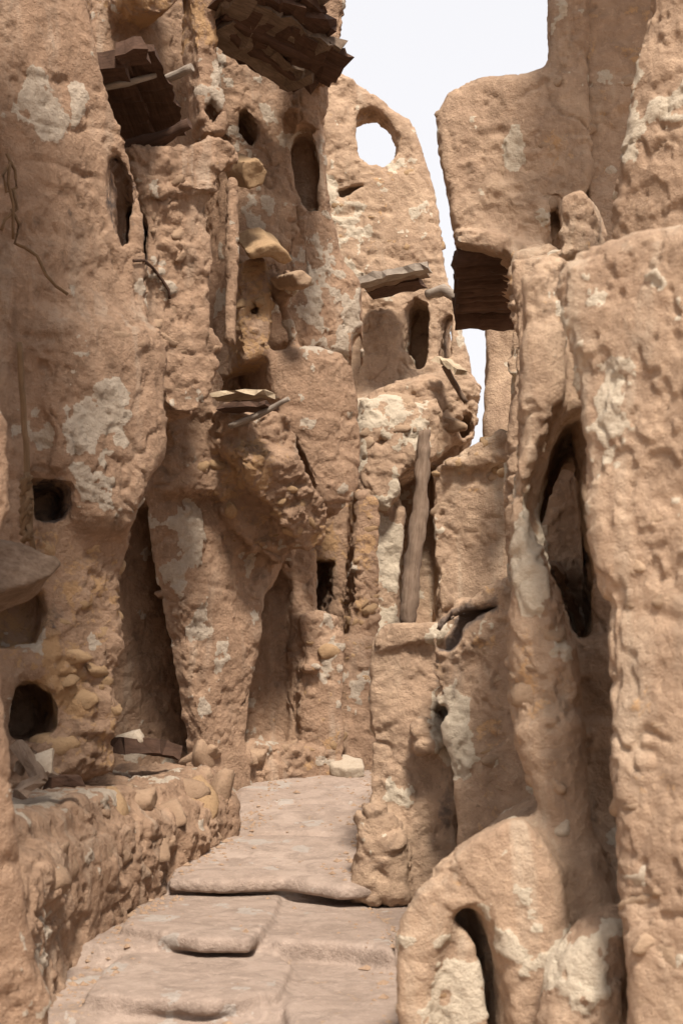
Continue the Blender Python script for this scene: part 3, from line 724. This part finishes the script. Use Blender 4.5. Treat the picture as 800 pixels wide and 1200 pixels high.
# near pillar at the left edge
pil = empty('mud_pillar', (-1.3, 5.2, 0), 'smooth mud pillar rising at the left edge in front of the rubble bench', 'pillar')
C = Sculpt((-3.1, 3.3, -.1), (-.3, 6.6, 7.5), .035)
C.add(Prism([(-300, 350), (-6, 350), (6, 400), (18, 430), (26, 520), (22, 600), (2, 640), (0, 740), (8, 840), (22, 920), (40, 1010), (50, 1080), (72, 1160), (66, 1230), (80, 1400), (-300, 1400)], 5.2, 45, -.8, 0, .12, bulge=.05, at=(20, 900)), 'pillar_body', .08, .2, (.15, 0, 0))
C.add(Prism([(-300, -100), (2, -100), (10, 150), (-2, 260), (-6, 420), (-300, 420)], 5.6, 45, -.6, 0, .1), 'pillar_body', .1, .25, (.1, 0, 0))
C.add(Slab([(-3, 3.5), (-.95, 3.6), (-.8, 4.4), (-.85, 5.2), (-1.1, 5.8), (-3, 5.8)], 4.5, 7.4, .1), 'added_shade_storey', .1, .3)  # unseen overhang, added to shade the bench and lower left wall
build(C, pil, M['mudp'], 14.0, stain='pillar')

# ================================================================== FAR TOWER
far = empty('mud_tower', (.5, 14, .9), 'sunlit mud tower at the end of the path with a round hole through its top', 'tower', 'old mud granary buildings')
PATCH += [('far', 470, 510, 40, 40, 0, .5), ('far', 455, 660, 16, 80, 0, .85), ('far', 430, 230, 50, 60, 1, .25), ('far', 430, 640, 16, 70, 1, .5), ('far', 470, 240, 30, 30, 0, .3), ('far', 400, 320, 40, 60, 0, .4)]
D = Sculpt((-.8, 12.2, .5), (2.2, 15.6, 8.2), .035)
D.add(Prism([(370, 100), (384, 84), (402, 78), (428, 98), (456, 122), (482, 142), (494, 172), (508, 210), (518, 262), (528, 330), (545, 400), (563, 455), (557, 515), (540, 560), (540, 760), (360, 760), (360, 100)], 14.0, 8, -.75, 0, .1, bulge=.05), 'wall', .1, .45, (.05, .15, 0))
D.add(Prism([(376, 140), (402, 120), (410, 180), (420, 200), (470, 200), (480, 140), (500, 230), (508, 325), (400, 330), (380, 240)], 13.95, 8, -.4, .03, .08), 'plaster_panel', .1, .2, (.1, .2, 0))
D.add(Prism([(425, 462), (446, 452), (500, 438), (540, 428), (562, 455), (557, 515), (530, 522), (500, 548), (478, 552), (430, 540)], 13.7, 14, -.8, 0, .1, bulge=.15), 'storage_cell', .08, .65, (.1, .15, 0))
D.add(Prism([(420, 466), (456, 462), (506, 476), (500, 540), (470, 580), (455, 600), (424, 585)], 13.3, 8, -.7, 0, .09, bulge=.1), 'storage_cell', .06, .5, (.5, 0, 0))
D.add(Prism([(440, 600), (476, 590), (472, 640), (470, 745), (436, 745)], 13.45, 5, -.5, 0, .04), 'pilaster', .03, .2, (.8, 0, 0))
D.add(Prism([(416, 560), (450, 580), (446, 745), (410, 745)], 13.6, 5, -.5, 0, .05), 'pier', .04, .7, (0, .5, 0))
D.add(Prism([(500, 470), (515, 465), (514, 560), (500, 560)], 13.35, 20, -.4, 0, .04), 'buttress', .05, .5, (.1, .1, 0))
D.add(Prism([(490, 690), (520, 688), (522, 760), (466, 760), (470, 735)], 13.5, 0, -.4, 0, .05), 'low_wall', .05, .4, (.2, .1, 0))
D.sub(Prism([(360, 60), (520, 60), (520, 225), (360, 225)], 14.0, 8, -1.5, -.30, .02), 'wall', .05, .3)
D.sub(Prism([(416, 158), (420, 142), (430, 138), (444, 136), (456, 144), (466, 164), (463, 180), (450, 196), (430, 196), (418, 184)], 14.0, 8, -2, 1, .03), 'window_opening', .04, .4, (0, .2, 0))
D.sub(Prism([(419, 144), (424, 128), (438, 126), (450, 138), (446, 148), (430, 150)], 13.95, 8, -.14, .6, .03), 'window_opening', .04, .4, (0, .25, 0))
D.sub(Prism([(395, 226), (410, 220), (430, 219), (414, 226), (398, 236)], 13.95, 8, -.12, .3, .01), 'putlog_hole', .02, .3)
D.sub(Prism([(470, 400), (474, 362), (484, 351), (498, 354), (502, 366), (497, 430), (480, 430), (477, 412), (469, 410)], 14.0, -12, -.6, .6, .02), 'doorway', .02, .1, (0, .1, 0))
D.sub(Prism([(516, 376), (522, 366), (528, 368), (526, 418), (514, 422)], 14.0, -12, -.6, .6, .02), 'doorway', .02, .1)
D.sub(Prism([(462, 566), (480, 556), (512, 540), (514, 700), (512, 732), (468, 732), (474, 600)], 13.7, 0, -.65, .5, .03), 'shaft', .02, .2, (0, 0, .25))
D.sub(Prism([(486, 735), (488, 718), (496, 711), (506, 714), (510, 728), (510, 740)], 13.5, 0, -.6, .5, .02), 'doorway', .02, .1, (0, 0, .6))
D.sub(Prism([(533, 500), (540, 485), (550, 488), (552, 510), (538, 515)], 13.8, 14, -.2, .4, .03), 'putlog_hole', .04, .4)
D.sub(Prism([(436, 520), (444, 511), (456, 514), (450, 526)], 13.2, 8, -.08, .3, .02), 'putlog_hole', .02, .2)
D.add(Prism([(396, 735), (530, 735), (530, 900), (396, 900)], 13.9, 0, -.4, 0, .03), 'low_wall', .03, .4)
build(D, far, M['warm'], 21.0, stain='far')

# ================================================================== RIGHT SIDE
gate = empty('mud_gatehouse', (1.3, 9.5, .4), 'mud block bridging the gap on dark timbers at upper right', 'gatehouse', 'old mud granary buildings')
PATCH += [('gate', 602, 175, 16, 30, 0, .9), ('gate', 560, 150, 30, 40, 0, .4), ('gate', 600, 230, 40, 30, 0, .3), ('gate', 650, 180, 25, 30, 1, .5), ('gate', 580, 288, 50, 12, 0, .35), ('gate', 660, 40, 24, 60, 0, .3), ('gate', 605, 330, 24, 60, 1, .3)]
E = Sculpt((.4, 7.4, .3), (2.9, 11.4, 7.0), .03)
E.add(Prism([(507, 130), (520, 104), (555, 90), (618, 88), (640, 72), (642, 40), (636, -150), (688, -150), (692, 40), (697, 130), (700, 200), (684, 240), (662, 252), (640, 282), (600, 296), (560, 280), (532, 266), (525, 232), (515, 172)], 8.8, -10, -1.6, 0, .07, bulge=.03), 'wall', .08, .28, (.1, .1, 0))
E.add(Prism([(529, 270), (540, 266), (575, 271), (637, 281), (636, 298), (602, 301), (565, 292), (532, 286)], 8.75, -10, -.35, .02, .025), 'lintel', .05, .2, (.42, 0, 0))
E.add(Prism([(597, 292), (645, 280), (650, 420), (622, 470), (605, 500), (590, 515), (596, 400)], 8.6, -20, -1.0, 0, .06), 'pier', .06, .6, (.05, .3, 0))
E.add(Prism([(600, 380), (612, 385), (606, 440), (596, 442), (592, 425)], 8.5, -20, -.2, .04, .02), 'buttress', .03, .2, (.5, 0, 0))
E.sub(Prism([(643, 228), (650, 220), (653, 258), (646, 272)], 8.6, -10, -.4, .4, .02), 'recess', .03, .3, (0, 0, .4))
E.add(Prism([(505, 552), (522, 540), (548, 526), (590, 508), (612, 514), (612, 800), (560, 800), (512, 790), (505, 640)], 9.3, -12, -.5, 0, .05), 'plaster_panel', .05, .35, (.15, .15, 0))
E.add(Prism([(510, 548), (545, 527), (590, 508), (600, 530), (595, 545), (540, 552)], 9.25, -12, -.5, .03, .04), 'coping', .04, .8, (.2, .1, 0))
E.add(Prism([(590, 515), (640, 470), (640, 640), (600, 720), (590, 715)], 8.0, -30, -.8, 0, .05), 'door_jamb', .05, .15, (.55, 0, 0))
build(E, gate, M['warm'], 33.0, stain='gate')

back = empty('mud_wall', (1.5, 12.6, .5), 'plain mud wall in shade seen through the gap below the bridging timbers', 'wall')
K = Sculpt((1.0, 12.2, .2), (3.0, 13.4, 5.2), .05)
K.add(Prism([(568, 374), (760, 340), (760, 760), (568, 760)], 12.5, -5, -.5, 0, .04), 'wall', .05, .3, (0, 0, 0))
build(K, back, M['warm'], 38.0, sub=False)

low = empty('rubble_pier', (.5, 8.4, .2), 'worn low pier with a flat cap standing at the right edge of the path', 'pier')
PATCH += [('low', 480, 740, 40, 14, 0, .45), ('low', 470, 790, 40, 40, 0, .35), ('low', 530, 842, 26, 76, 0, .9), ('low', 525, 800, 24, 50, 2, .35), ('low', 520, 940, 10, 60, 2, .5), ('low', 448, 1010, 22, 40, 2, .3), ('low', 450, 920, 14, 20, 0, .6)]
H = Sculpt((-.2, 6.3, -.1), (2.2, 10.2, 2.3), .025)
H.add(Prism([(437, 750), (450, 736), (520, 730), (535, 770), (535, 920), (540, 1080), (470, 1080), (412, 1052), (424, 970), (432, 890)], 8.1, -8, -1.4, 0, .04, bulge=.02), 'pier_body', .06, .22, (.1, .1, 0))
H.add(Prism([(437, 752), (450, 732), (526, 728), (528, 748), (445, 764)], 8.05, -8, -1.2, .02, .03), 'coping', .03, .2, (.45, 0, 0))
H.add(Prism([(422, 960), (440, 940), (470, 980), (480, 1060), (412, 1056)], 7.95, -5, -.4, .04, .08), 'footing', .08, .8, (0, 0, .2))
H.add(Prism([(484, 850), (500, 838), (516, 850), (518, 880), (486, 880)], 8.0, -8, -.3, .12, .03), 'ledge', .03, .6, (.2, .2, 0))
H.add(Prism([(506, 800), (504, 745), (514, 722), (540, 706), (600, 685), (640, 660), (680, 760), (740, 900), (740, 1050), (640, 1010), (560, 1000), (535, 1010), (528, 900), (516, 850)], 7.4, -25, -1.2, 0, .05), 'rubble_wall', .06, .6, (.1, .25, 0))
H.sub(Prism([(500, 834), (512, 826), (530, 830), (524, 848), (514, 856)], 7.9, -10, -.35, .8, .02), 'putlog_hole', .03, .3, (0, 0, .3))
H.sub(Prism([(507, 756), (509, 740), (520, 724), (542, 714), (582, 705), (586, 712), (560, 722), (543, 732), (534, 752), (522, 764)], 7.45, -10, -.35, .8, .01), 'recess', .02, .1, (0, 0, .9))  # dark tone paints the hollow's shade onto its inside
build(H, low, M['warm'], 41.0, cell=.09, rubble=1.25, stain='low')

near = empty('mud_house', (1.6, 5.0, 0), 'near mud house with a long dark groove and small arched oven beside the path', 'house', 'old mud granary buildings')
PATCH += [('near', 620, 620, 24, 120, 0, .6), ('near', 720, 330, 60, 50, 0, .5), ('near', 680, 1140, 50, 70, 0, .42), ('near', 690, 900, 26, 140, 2, .22), ('near', 660, 740, 24, 60, 0, .25), ('near', 545, 1180, 24, 60, 0, .5),
          ('near', 620, 800, 30, 90, 1, .4), ('near', 590, 1020, 60, 50, 0, .25), ('near', 745, 1030, 22, 20, 0, .8), ('near', 640, 370, 20, 60, 1, .35), ('near', 760, 880, 40, 100, 1, .25)]
Q_ = Sculpt((.1, 3.6, -.1), (2.9, 8.2, 4.9), .022)
Q_.add(Prism([(636, 330), (660, 292), (690, 284), (740, 270), (800, 258), (1000, 235), (1000, 1420), (745, 1420), (732, 1200), (722, 1080), (712, 960), (704, 850), (694, 740), (684, 640), (676, 560), (668, 480), (660, 400), (645, 360)], 4.7, -40, -1.1, 0, .09, bulge=.04, at=(720, 700)), 'plaster_wall', .08, .2, (.1, .05, 0))
Q_.add(Prism([(596, 300), (660, 284), (1000, 300), (1000, 700), (1000, 1420), (600, 1420), (610, 1000), (640, 850), (600, 700), (592, 560), (600, 480)], 7.5, -10, -.4, 0, .06), 'wall', .06, .45, (.05, .15, 0))
Q_.add(Prism([(612, 320), (634, 296), (664, 298), (657, 380), (656, 462), (632, 530), (622, 585), (634, 630), (656, 680), (672, 750), (688, 890), (704, 1000), (714, 1100), (718, 1420), (640, 1420), (642, 1000), (606, 880), (588, 740), (592, 600), (604, 520), (609, 430)], 5.45, -9, -1.8, 0, .09, bulge=.07), 'jamb_pillar', .06, .3, (.1, .1, 0))
Q_.add(Prism([(668, 300), (1000, 290), (1000, 1420), (736, 1420), (724, 1080), (714, 960), (706, 850), (698, 760), (692, 700), (686, 640), (680, 560), (674, 480), (668, 400)], 5.9, -9, -2.0, 0, .03), 'wall', .05, .2)  # solid fill added behind the front wall so the groove stays dark
Q_.add(Prism([(634, 760), (724, 740), (740, 1100), (650, 1100)], 5.8, -9, -1.6, 0, .05), 'wall', .08, .2)
Q_.add(Prism([(640, 300), (700, 300), (710, 460), (668, 478), (640, 486)], 5.75, -10, -1.75, 0, .02), 'wall', .05, .3)
Q_.add(Prism([(465, 1090), (474, 1052), (500, 1022), (545, 982), (588, 958), (612, 958), (634, 980), (656, 1020), (662, 1100), (664, 1420), (465, 1420)], 5.3, -14, -.9, 0, .05, bulge=.02), 'oven', .05, .22, (.1, .15, 0))
Q_.add(Prism([(630, 990), (690, 1000), (712, 1080), (712, 1420), (630, 1420)], 5.35, -30, -.6, 0, .08), 'wall', .08, .4, (.05, .15, 0))
Q_.add(Prism([(626, 1200), (640, 1130), (672, 1086), (700, 1074), (722, 1084), (728, 1140), (732, 1420), (630, 1420)], 5.0, -30, -.5, 0, .1, bulge=.06), 'buttress', .05, .1, (.2, 0, .1))
Q_.sub(Prism([(496, 1250), (498, 1170), (512, 1110), (530, 1076), (546, 1062), (566, 1066), (584, 1096), (594, 1140), (598, 1200), (600, 1420), (496, 1420)], 5.3, -18, -.07, .5, .05), 'oven_mouth', .06, .2, (.4, 0, 0))
Q_.sub(Prism([(536, 1078), (548, 1064), (566, 1068), (584, 1098), (593, 1140), (597, 1200), (600, 1420), (580, 1420), (576, 1220), (568, 1140), (556, 1100)], 5.3, 12, -.6, .5, .02), 'oven_mouth', .02, .2, (0, .1, .1))
build(Q_, near, M['warm'], 52.0, cell=.10, stain='near')

up = empty('mud_wall', (1.8, 6.0, 2.2), 'high mud wall at the upper right corner behind the dark fissure', 'wall')
R_ = Sculpt((.9, 5.2, 1.6), (3.4, 9.4, 7.4), .03)
R_.add(Prism([(716, 250), (728, 190), (734, 150), (744, 60), (762, -40), (780, -200), (1000, -200), (1000, 340), (700, 330), (714, 280)], 6.0, -40, -.7, 0, .09, bulge=.05), 'plaster_wall', .08, .3, (.15, .15, 0))
R_.add(Slab([(1.35, 6.9), (2.9, 6.7), (2.9, 9.0), (1.4, 9.0)], 6.55, 7.3, .05), 'wall', .06, .3)  # unseen slab added overhead to keep the fissure dark
R_.add(Prism([(672, -200), (800, -200), (780, 120), (760, 300), (690, 300)], 8.7, -12, -.4, 0, .05), 'recess', .06, .3, (0, .25, 0))
R_.add(Prism([(655, 225), (680, 215), (690, 235), (700, 280), (690, 300), (650, 300)], 7.2, -20, -.6, 0, .05), 'pier', .05, .6, (.1, .1, 0))
R_.sub(Prism([(720, 232), (736, 226), (752, 234), (742, 246), (722, 252)], 6.0, -30, -.2, .4, .02), 'putlog_hole', .02, .2)
build(R_, up, M['warm'], 61.0, stain='up')
print('walls done %.1fs' % (time.time() - T0))

# ================================================================== TIMBER
def Q3(*a): return [P(*q) for q in a]
# boards of a small platform jutting from the shaded storehouse, seen from below
pf = empty('wooden_platform', P(165, 110, 8.9), 'dark palm plank platform with sticks jutting from the shaded storehouse near the top', 'platform')
board('plank', P(128, 68, 8.35), P(168, 168, 9.5), .22, .05, M['darkwood'], pf)
board('plank', P(160, 56, 8.30), P(200, 158, 9.5), .24, .05, M['darkwood'], pf)
board('plank', P(112, 76, 8.60), P(140, 150, 9.5), .18, .05, M['darkwood'], pf)
log('stick', Q3((118, 103, 8.45), (150, 97, 8.5), (182, 88, 8.6)), [.022, .022, .018], M['greywood'], pf)
log('beam', Q3((150, 172, 9.1), (188, 163, 9.0), (222, 144, 8.9)), [.05, .05, .035], M['darkwood'], pf)
log('stick', Q3((192, 94, 9.0), (210, 86, 8.95), (225, 79, 8.9)), [.03, .03, .028], M['greywood'], pf)
board('block', P(108, 82, 8.3), P(148, 76, 8.3), .2, .12, M['darkwood'], pf)
board('block', P(140, 66, 8.2), P(172, 58, 8.2), .2, .10, M['darkwood'], pf)
# layered timbers of the roof edge
tb = empty('timber_eaves', P(330, 50, 10), 'thick bundle of dark layered palm timbers overhanging the shaded storehouse under the sky', 'timber roof')
EV = [((255, 30, 9.6), (310, 62, 9.9), (352, 97, 10.2), .09), ((262, 14, 9.5), (330, 54, 9.8), (399, 76, 10.0), .10), ((262, 2, 9.4), (330, 34, 9.7), (390, 66, 9.9), .09),
      ((262, -14, 9.3), (340, 16, 9.6), (380, 44, 9.8), .10), ((268, -34, 9.2), (340, -6, 9.5), (368, 22, 9.7), .10), ((300, 40, 10.2), (350, 74, 10.4), (392, 86, 10.4), .08),
      ((275, -60, 9.2), (345, -30, 9.4), (372, 4, 9.6), .11), ((280, 60, 10.4), (320, 82, 10.5), (372, 97, 10.6), .07), ((290, 20, 9.9), (350, 58, 10.1), (396, 80, 10.2), .08)]
for a, b, c, r in EV:
    board('timber', P(*a), P(*c), r * 3.2, r * .8, M['darkwood'] if random.random() < .6 else M['oldwood'], tb, up=(.15, .35, 1), wob=.026)
    log('timber', Q3(a, b, c), [r * .55, r * .6, r * .4], M['oldwood'] if random.random() < .5 else M['darkwood'], tb, .5, 7)
# stone slabs set in the wall
def slab_stone(name, pts, d, yaw, pitch, th, mat, label, cat, w0=-.3):
    pr = Prism(pts, d, yaw, w0, th, .01, pitch)
    t = Sculpt(pr.bbox()[0] - .06, pr.bbox()[1] + .06, .014); t.add(pr, name, .01)
    V, F, vo = t.mesh(); V = V * .5 + .5 * smooth_attr(V, F, len(V), 1); n0 = vnormals(V, F)
    V = V + n0 * (0.012 * fbm(V * 7 + 3, 3) + 0.004 * fbm(V * 28, 2))[:, None]
    o = link(name, raw_mesh(name, V, F, vnormals(V, F)), mat); tag(o, label, cat); return o
slab_stone('stone_shelf', [(286, 292), (300, 284), (318, 281), (334, 292), (340, 302), (330, 306), (312, 297), (290, 300)], 10.2, 25, -35, .09, M['stone_orange'], 'flat ochre stone shelf jutting above the small square hole', 'shelf stone')
slab_stone('stone_bracket', [(281, 188), (300, 186), (312, 200), (306, 216), (288, 222), (280, 205)], 9.9, 30, -25, .05, M['stone_orange'], 'small ochre stone block jutting below the upper arched window', 'bracket stone')
slab_stone('fallen_slab', [(386, 897), (400, 891), (424, 895), (427, 906), (404, 908), (388, 904)], 11.0, 0, 70, .05, M['stone_pale'], 'flat loose stone slab lying at the far end of the path', 'stone slab', -.04)
slab_stone('jutting_stone', [(333, 322), (347, 318), (357, 327), (354, 338), (341, 336)], 10.15, 25, -10, .14, M['stone'], 'rounded stone knob sticking out beside the pale plaster fin', 'stone')
sh = empty('wooden_shelf', P(290, 470, 9.7), 'pale board and grey stick shelf on the overhanging cell beside the tall niche', 'shelf')
board('plank', P(256, 466, 9.85), P(315, 461, 9.65), .2, .035, M['palewood'], sh)
board('plank', P(262, 480, 9.75), P(318, 476, 9.6), .22, .03, M['darkwood'], sh)
log('stick', Q3((270, 499, 9.7), (300, 488, 9.6), (338, 467, 9.5)), [.022, .024, .016], M['greywood'], sh)
fs = empty('wooden_shelf', P(462, 330, 13.7), 'broad grey board shelf projecting below the round window of the far tower', 'shelf')
board('plank', P(420, 332, 13.35), P(503, 313, 13.15), .16, .07, M['greywood'], fs)
board('plank', P(426, 336, 13.5), P(500, 318, 13.35), .3, .05, M['wood'], fs)
board('plank', P(432, 344, 13.75), P(494, 331, 13.6), .3, .05, M['darkwood'], fs)  # darker planks put the shelf's shaded underside into colour, behind a paler lit edge
log('stick', Q3((500, 345, 13.5), (520, 340, 13.4), (540, 352, 13.3)), [.05, .055, .05], M['greywood'], fs)
ps = tag(board('leaning_board', P(514, 421, 13.45), P(540, 436, 13.2), .14, .05, M['palewood']), 'short pale board sticking out beside the small tower doorways', 'board')
st = tag(log('leaning_stick', Q3((520, 428, 13.4), (532, 450, 13.4), (546, 472, 13.45)), [.03, .03, .025], M['wood']), 'thin brown stick leaning down below the pale board on the far tower', 'stick')
lp = tag(log('log_post', Q3((497, 505, 13.15), (492, 600, 13.1), (483, 665, 13.05), (477, 734, 13.0)), [.06, .075, .085, .075], M['wood'], None, .3, 12), 'leaning reddish brown log post standing in the dark shaft of the far tower', 'post')
# ceiling of the bridging block
ct = empty('timber_ceiling', P(565, 330, 9.6), 'dark plank ceiling and beams carrying the bridging mud block', 'timber ceiling')
for k in range(11):
    f = k / 10; dd = 9.0 + 1.6 * f; yy = 300 + 66 * f; r = random.uniform(.055, .085)
    log('timber', [P(532 + random.uniform(-2, 5), yy, dd), P(585, yy - 3, dd), P(640, yy - 5, dd)], [r, r * 1.1, r], M['darkwood'], ct, .3, 8)
log('beam', [P(534, 372, 10.6), P(565, 372, 10.6), P(640, 370, 10.6)], [.09, .1, .1], M['darkwood'], ct, .2)
# left edge: bracket, ropes, scraps
slab_stone('wooden_spout', [(-60, 640), (0, 638), (30, 644), (60, 654), (70, 664), (58, 680), (30, 690), (0, 697), (-60, 705)], 6.1, 34, 20, .05, M['wood'], 'thick weathered wooden spout jutting over the ochre recess at left', 'spout', -.25)
rp = empty('palm_rope', P(26, 640, 6.6), 'frayed brown palm rope hanging down beside the square hole', 'rope')
rr = [(22, 402), (25, 440), (29, 490), (31, 530), (33, 560), (37, 590), (36, 620), (40, 645)]
log('strand', [P(x, y, 6.6) for x, y in rr], [.014] * len(rr), M['rope'], rp, .4, 8)
for q in range(5):
    pp = [(31 + 6 * math.sin(k * 1.9 + q * 1.3), 555 + k * 12 + q * 2, 6.55 - .02 * math.sin(k * 1.9 + q)) for k in range(7)]
    log('strand', [P(*v) for v in pp], [.014] * 7, M['rope'], rp, .3, 6)
tg = empty('rope_tangle', P(12, 220, 6.8), 'tangle of dry brown rope hanging high on the plaster at the left edge', 'rope')
for pp in ([(8, 180), (18, 200), (20, 220), (8, 225), (4, 205), (14, 190)], [(16, 222), (20, 245), (6, 258), (2, 270)], [(14, 245), (22, 262), (18, 285), (30, 290), (44, 300), (54, 322), (66, 335), (80, 345)], [(12, 190), (10, 215), (16, 240), (16, 280)]):
    log('strand', [P(x, y, 6.9 + .002 * x) for x, y in pp], [.008] * len(pp), M['rope'], tg, .4, 6)
wr = empty('loose_wire', P(160, 320, 8.2), 'thin dark wire trailing down the plaster below the upper slit doorway', 'wire')
def on_wall(pts, r, name, parent, mat, off=.02):
    q = []
    for x, y in pts:
        h = hit(x, y)
        if h: q.append(np.array(h[0]) + off * np.array(h[1]))
    if len(q) > 1: return log(name, q, [r] * len(q), mat, parent, .2, 6)
on_wall([(154, 306), (166, 306), (178, 314), (190, 330), (197, 340), (198, 352)], .010, 'strand', wr, M['darkwood'])
sc = empty('wood_scraps', P(45, 905, 6.9), 'broken sticks and a pale triangular shard lying on the bench below the round hole', 'debris')
board('shard', P(46, 884, 7.0), P(57, 908, 6.95), .16, .03, M['stone_pale'], sc, up=(.3, -1, .2), wob=.004, taper=.25)
board('stick', P(20, 870, 7.05), P(48, 918, 6.9), .06, .05, M['wood'], sc)
board('stick', P(24, 930, 6.8), P(60, 905, 7.0), .07, .04, M['wood'], sc)
board('stick', P(56, 918, 6.95), P(92, 916, 7.1), .06, .05, M['darkwood'], sc)
board('stick', P(22, 905, 7.05), P(40, 880, 7.05), .07, .04, M['wood'], sc)
th = tag(board('threshold_timber', P(138, 873, 8.95), P(200, 880, 9.25), .2, .09, M['darkwood']), 'dark timber threshold lying across the foot of the tall niche', 'timber')
tv = empty('niche_stones', P(155, 862, 9.0), 'small pale stone resting on the dark niche threshold', 'stone')
stone(tv, P(153, 864, 9.0), (0, -1, .3), .08, 'stone_pale', 0)

# ================================================================== STONES SET IN THE WALLS
scatter(left, [(170, 180), (262, 160), (262, 440), (210, 470), (165, 400)], 33, .055, 'stone_dull', .78)
scatter(left, [(110, 362), (270, 390), (260, 470), (120, 400)], 22, .05, 'stone_dull', .78)
scatter(left, [(60, 620), (145, 620), (135, 890), (65, 890)], 22, .07, 'stone_brown', .78)
scatter(left, [(210, 480), (370, 560), (370, 640), (260, 640)], 30, .06, 'stone_brown', .78)
scatter(left, [(355, 730), (435, 750), (430, 900), (355, 900)], 22, .05, 'stone_brown', .78)
scatter(left, [(250, 870), (355, 870), (355, 905), (250, 905)], 12, .08, 'stone_dull', .78)
scatter(left, [(420, 600), (440, 600), (440, 740), (400, 740)], 10, .06, 'stone_brown', .78)
scatter(left, [(286, 300), (318, 300), (320, 420), (286, 420)], 10, .06, 'stone_brown', .78)
scatter(bench, [(60, 950), (280, 890), (280, 970), (80, 1180)], 46, .075, 'stone_dull', .85, .45)
scatter(bench, [(140, 890), (270, 880), (270, 930), (150, 930)], 8, .09, 'stone_dull', .85)
for x, y, sz, kd, asp in ((236, 938, .17, 'stone_brown', (.8, 1.4)), (150, 950, .13, 'stone_brown', (1, 1)), (205, 910, .15, 'stone_dull', (1.3, .7)), (84, 1000, .13, 'stone_dull', (1, .8)),
                          (130, 1020, .12, 'stone_dull', (1, .9)), (266, 940, .14, 'stone_dull', (.7, 1.2)), (185, 985, .13, 'stone_dull', (1, 1)), (70, 1085, .13, 'stone_dull', (1, .8)), (200, 950, .12, 'stone_dull', (1, .9)), (225, 885, .14, 'stone_dull', (1.6, .5))):
    set_stone(bench, x, y, sz, kd, .75, asp)
scatter(far, [(440, 440), (560, 440), (555, 515), (480, 540), (420, 560)], 22, .07, 'stone', .78)
scatter(far, [(380, 90), (500, 160), (520, 320), (400, 320)], 22, .06, 'stone_orange', .78)
scatter(gate, [(515, 95), (690, 90), (690, 240), (520, 260)], 19, .05, 'stone', .78)
scatter(gate, [(505, 525), (600, 510), (600, 550), (505, 560)], 10, .07, 'stone_orange', .78)
scatter(gate, [(510, 560), (590, 560), (590, 710), (515, 720)], 10, .05, 'stone', .78)
scatter(low, [(570, 740), (640, 680), (700, 900), (560, 980), (535, 940), (572, 900)], 37, .055, 'stone', .78, .45)
scatter(low, [(430, 800), (530, 800), (530, 1040), (420, 1040)], 9, .04, 'stone', .78)
scatter(near, [(590, 720), (642, 720), (665, 990), (640, 980)], 19, .045, 'stone', .78, .4)
scatter(near, [(690, 600), (800, 560), (800, 1190), (740, 1190)], 16, .05, 'stone', .7)
for x, y, sz, kd in ((745, 1030, .055, 'stone_pale'), (760, 1105, .05, 'stone'), (655, 970, .045, 'stone_pale'), (520, 1162, .045, 'stone_orange')): set_stone(near, x, y, sz, kd, .5)
for x, y, sz, kd in ((448, 920, .075, 'stone_pale'), (540, 910, .07, 'stone_pale'), (525, 938, .06, 'stone_pale'), (566, 876, .06, 'stone_orange')): set_stone(low, x, y, sz, kd, .7)
for x, y, sz, kd in ((712, 200, .05, 'stone_pale'), (722, 230, .06, 'stone_pale'), (735, 95, .05, 'stone'), (740, 105, .04, 'stone')): set_stone(up, x, y, sz, kd, .4)
# grit and chips gathered along the foot of the walls
PV = []; PF = []
def pebble(p, r):
    b = len(PV); q = [(1, 0, 0), (-.9, .1, 0), (0.1, 1, 0), (0, -1, .1), (0, .1, .7), (0, 0, -.7)]
    a = random.random() * 6.3
    for x, y, z in q:
        x *= random.uniform(.7, 1.3); y *= random.uniform(.7, 1.2); z *= random.uniform(.6, 1.1)
        PV.append((p[0] + r * (x * math.cos(a) - y * math.sin(a)), p[1] + r * (x * math.sin(a) + y * math.cos(a)), p[2] + r * z))
    for f in ((0, 2, 4), (2, 1, 4), (1, 3, 4), (3, 0, 4), (2, 0, 5), (1, 2, 5), (3, 1, 5), (0, 3, 5)): PF.append(tuple(b + k for k in f))
LX = lambda y: np.interp(y, [5.7, 6.9, 7.9, 8.7, 9.2, 10.2, 11.2], [-1.25, -1.22, -1.05, -.78, -.66, -.62, -.45])
for k in range(650):
    y = random.uniform(5.7, 11.2); t = abs(random.gauss(0, .10))
    x = LX(y) + t if random.random() < .6 else (np.interp(y, [5.7, 7.4, 8.2, 9.5], [.35, .28, .08, .25]) - t)
    if random.random() < .12: x = random.uniform(LX(y), .2)
    z = None
    for bvh, th_, V_, n_ in SURF[:1]:
        h = bvh.ray_cast(Vector((x, y, 3)), Vector((0, 0, -1)))
        if h[0] is not None: z = h[0].z
    if z is None: continue
    pebble((x, y, z), abs(random.gauss(0, .010)) + .005)
me = bpy.data.meshes.new('gravel'); me.from_pydata(PV, [], PF); me.update()
o = link('gravel', me, M['stone_dull']); o['kind'] = 'stuff'; o['label'] = 'grit and stone chips along the edges of the path'
print('all done %.1fs' % (time.time() - T0))
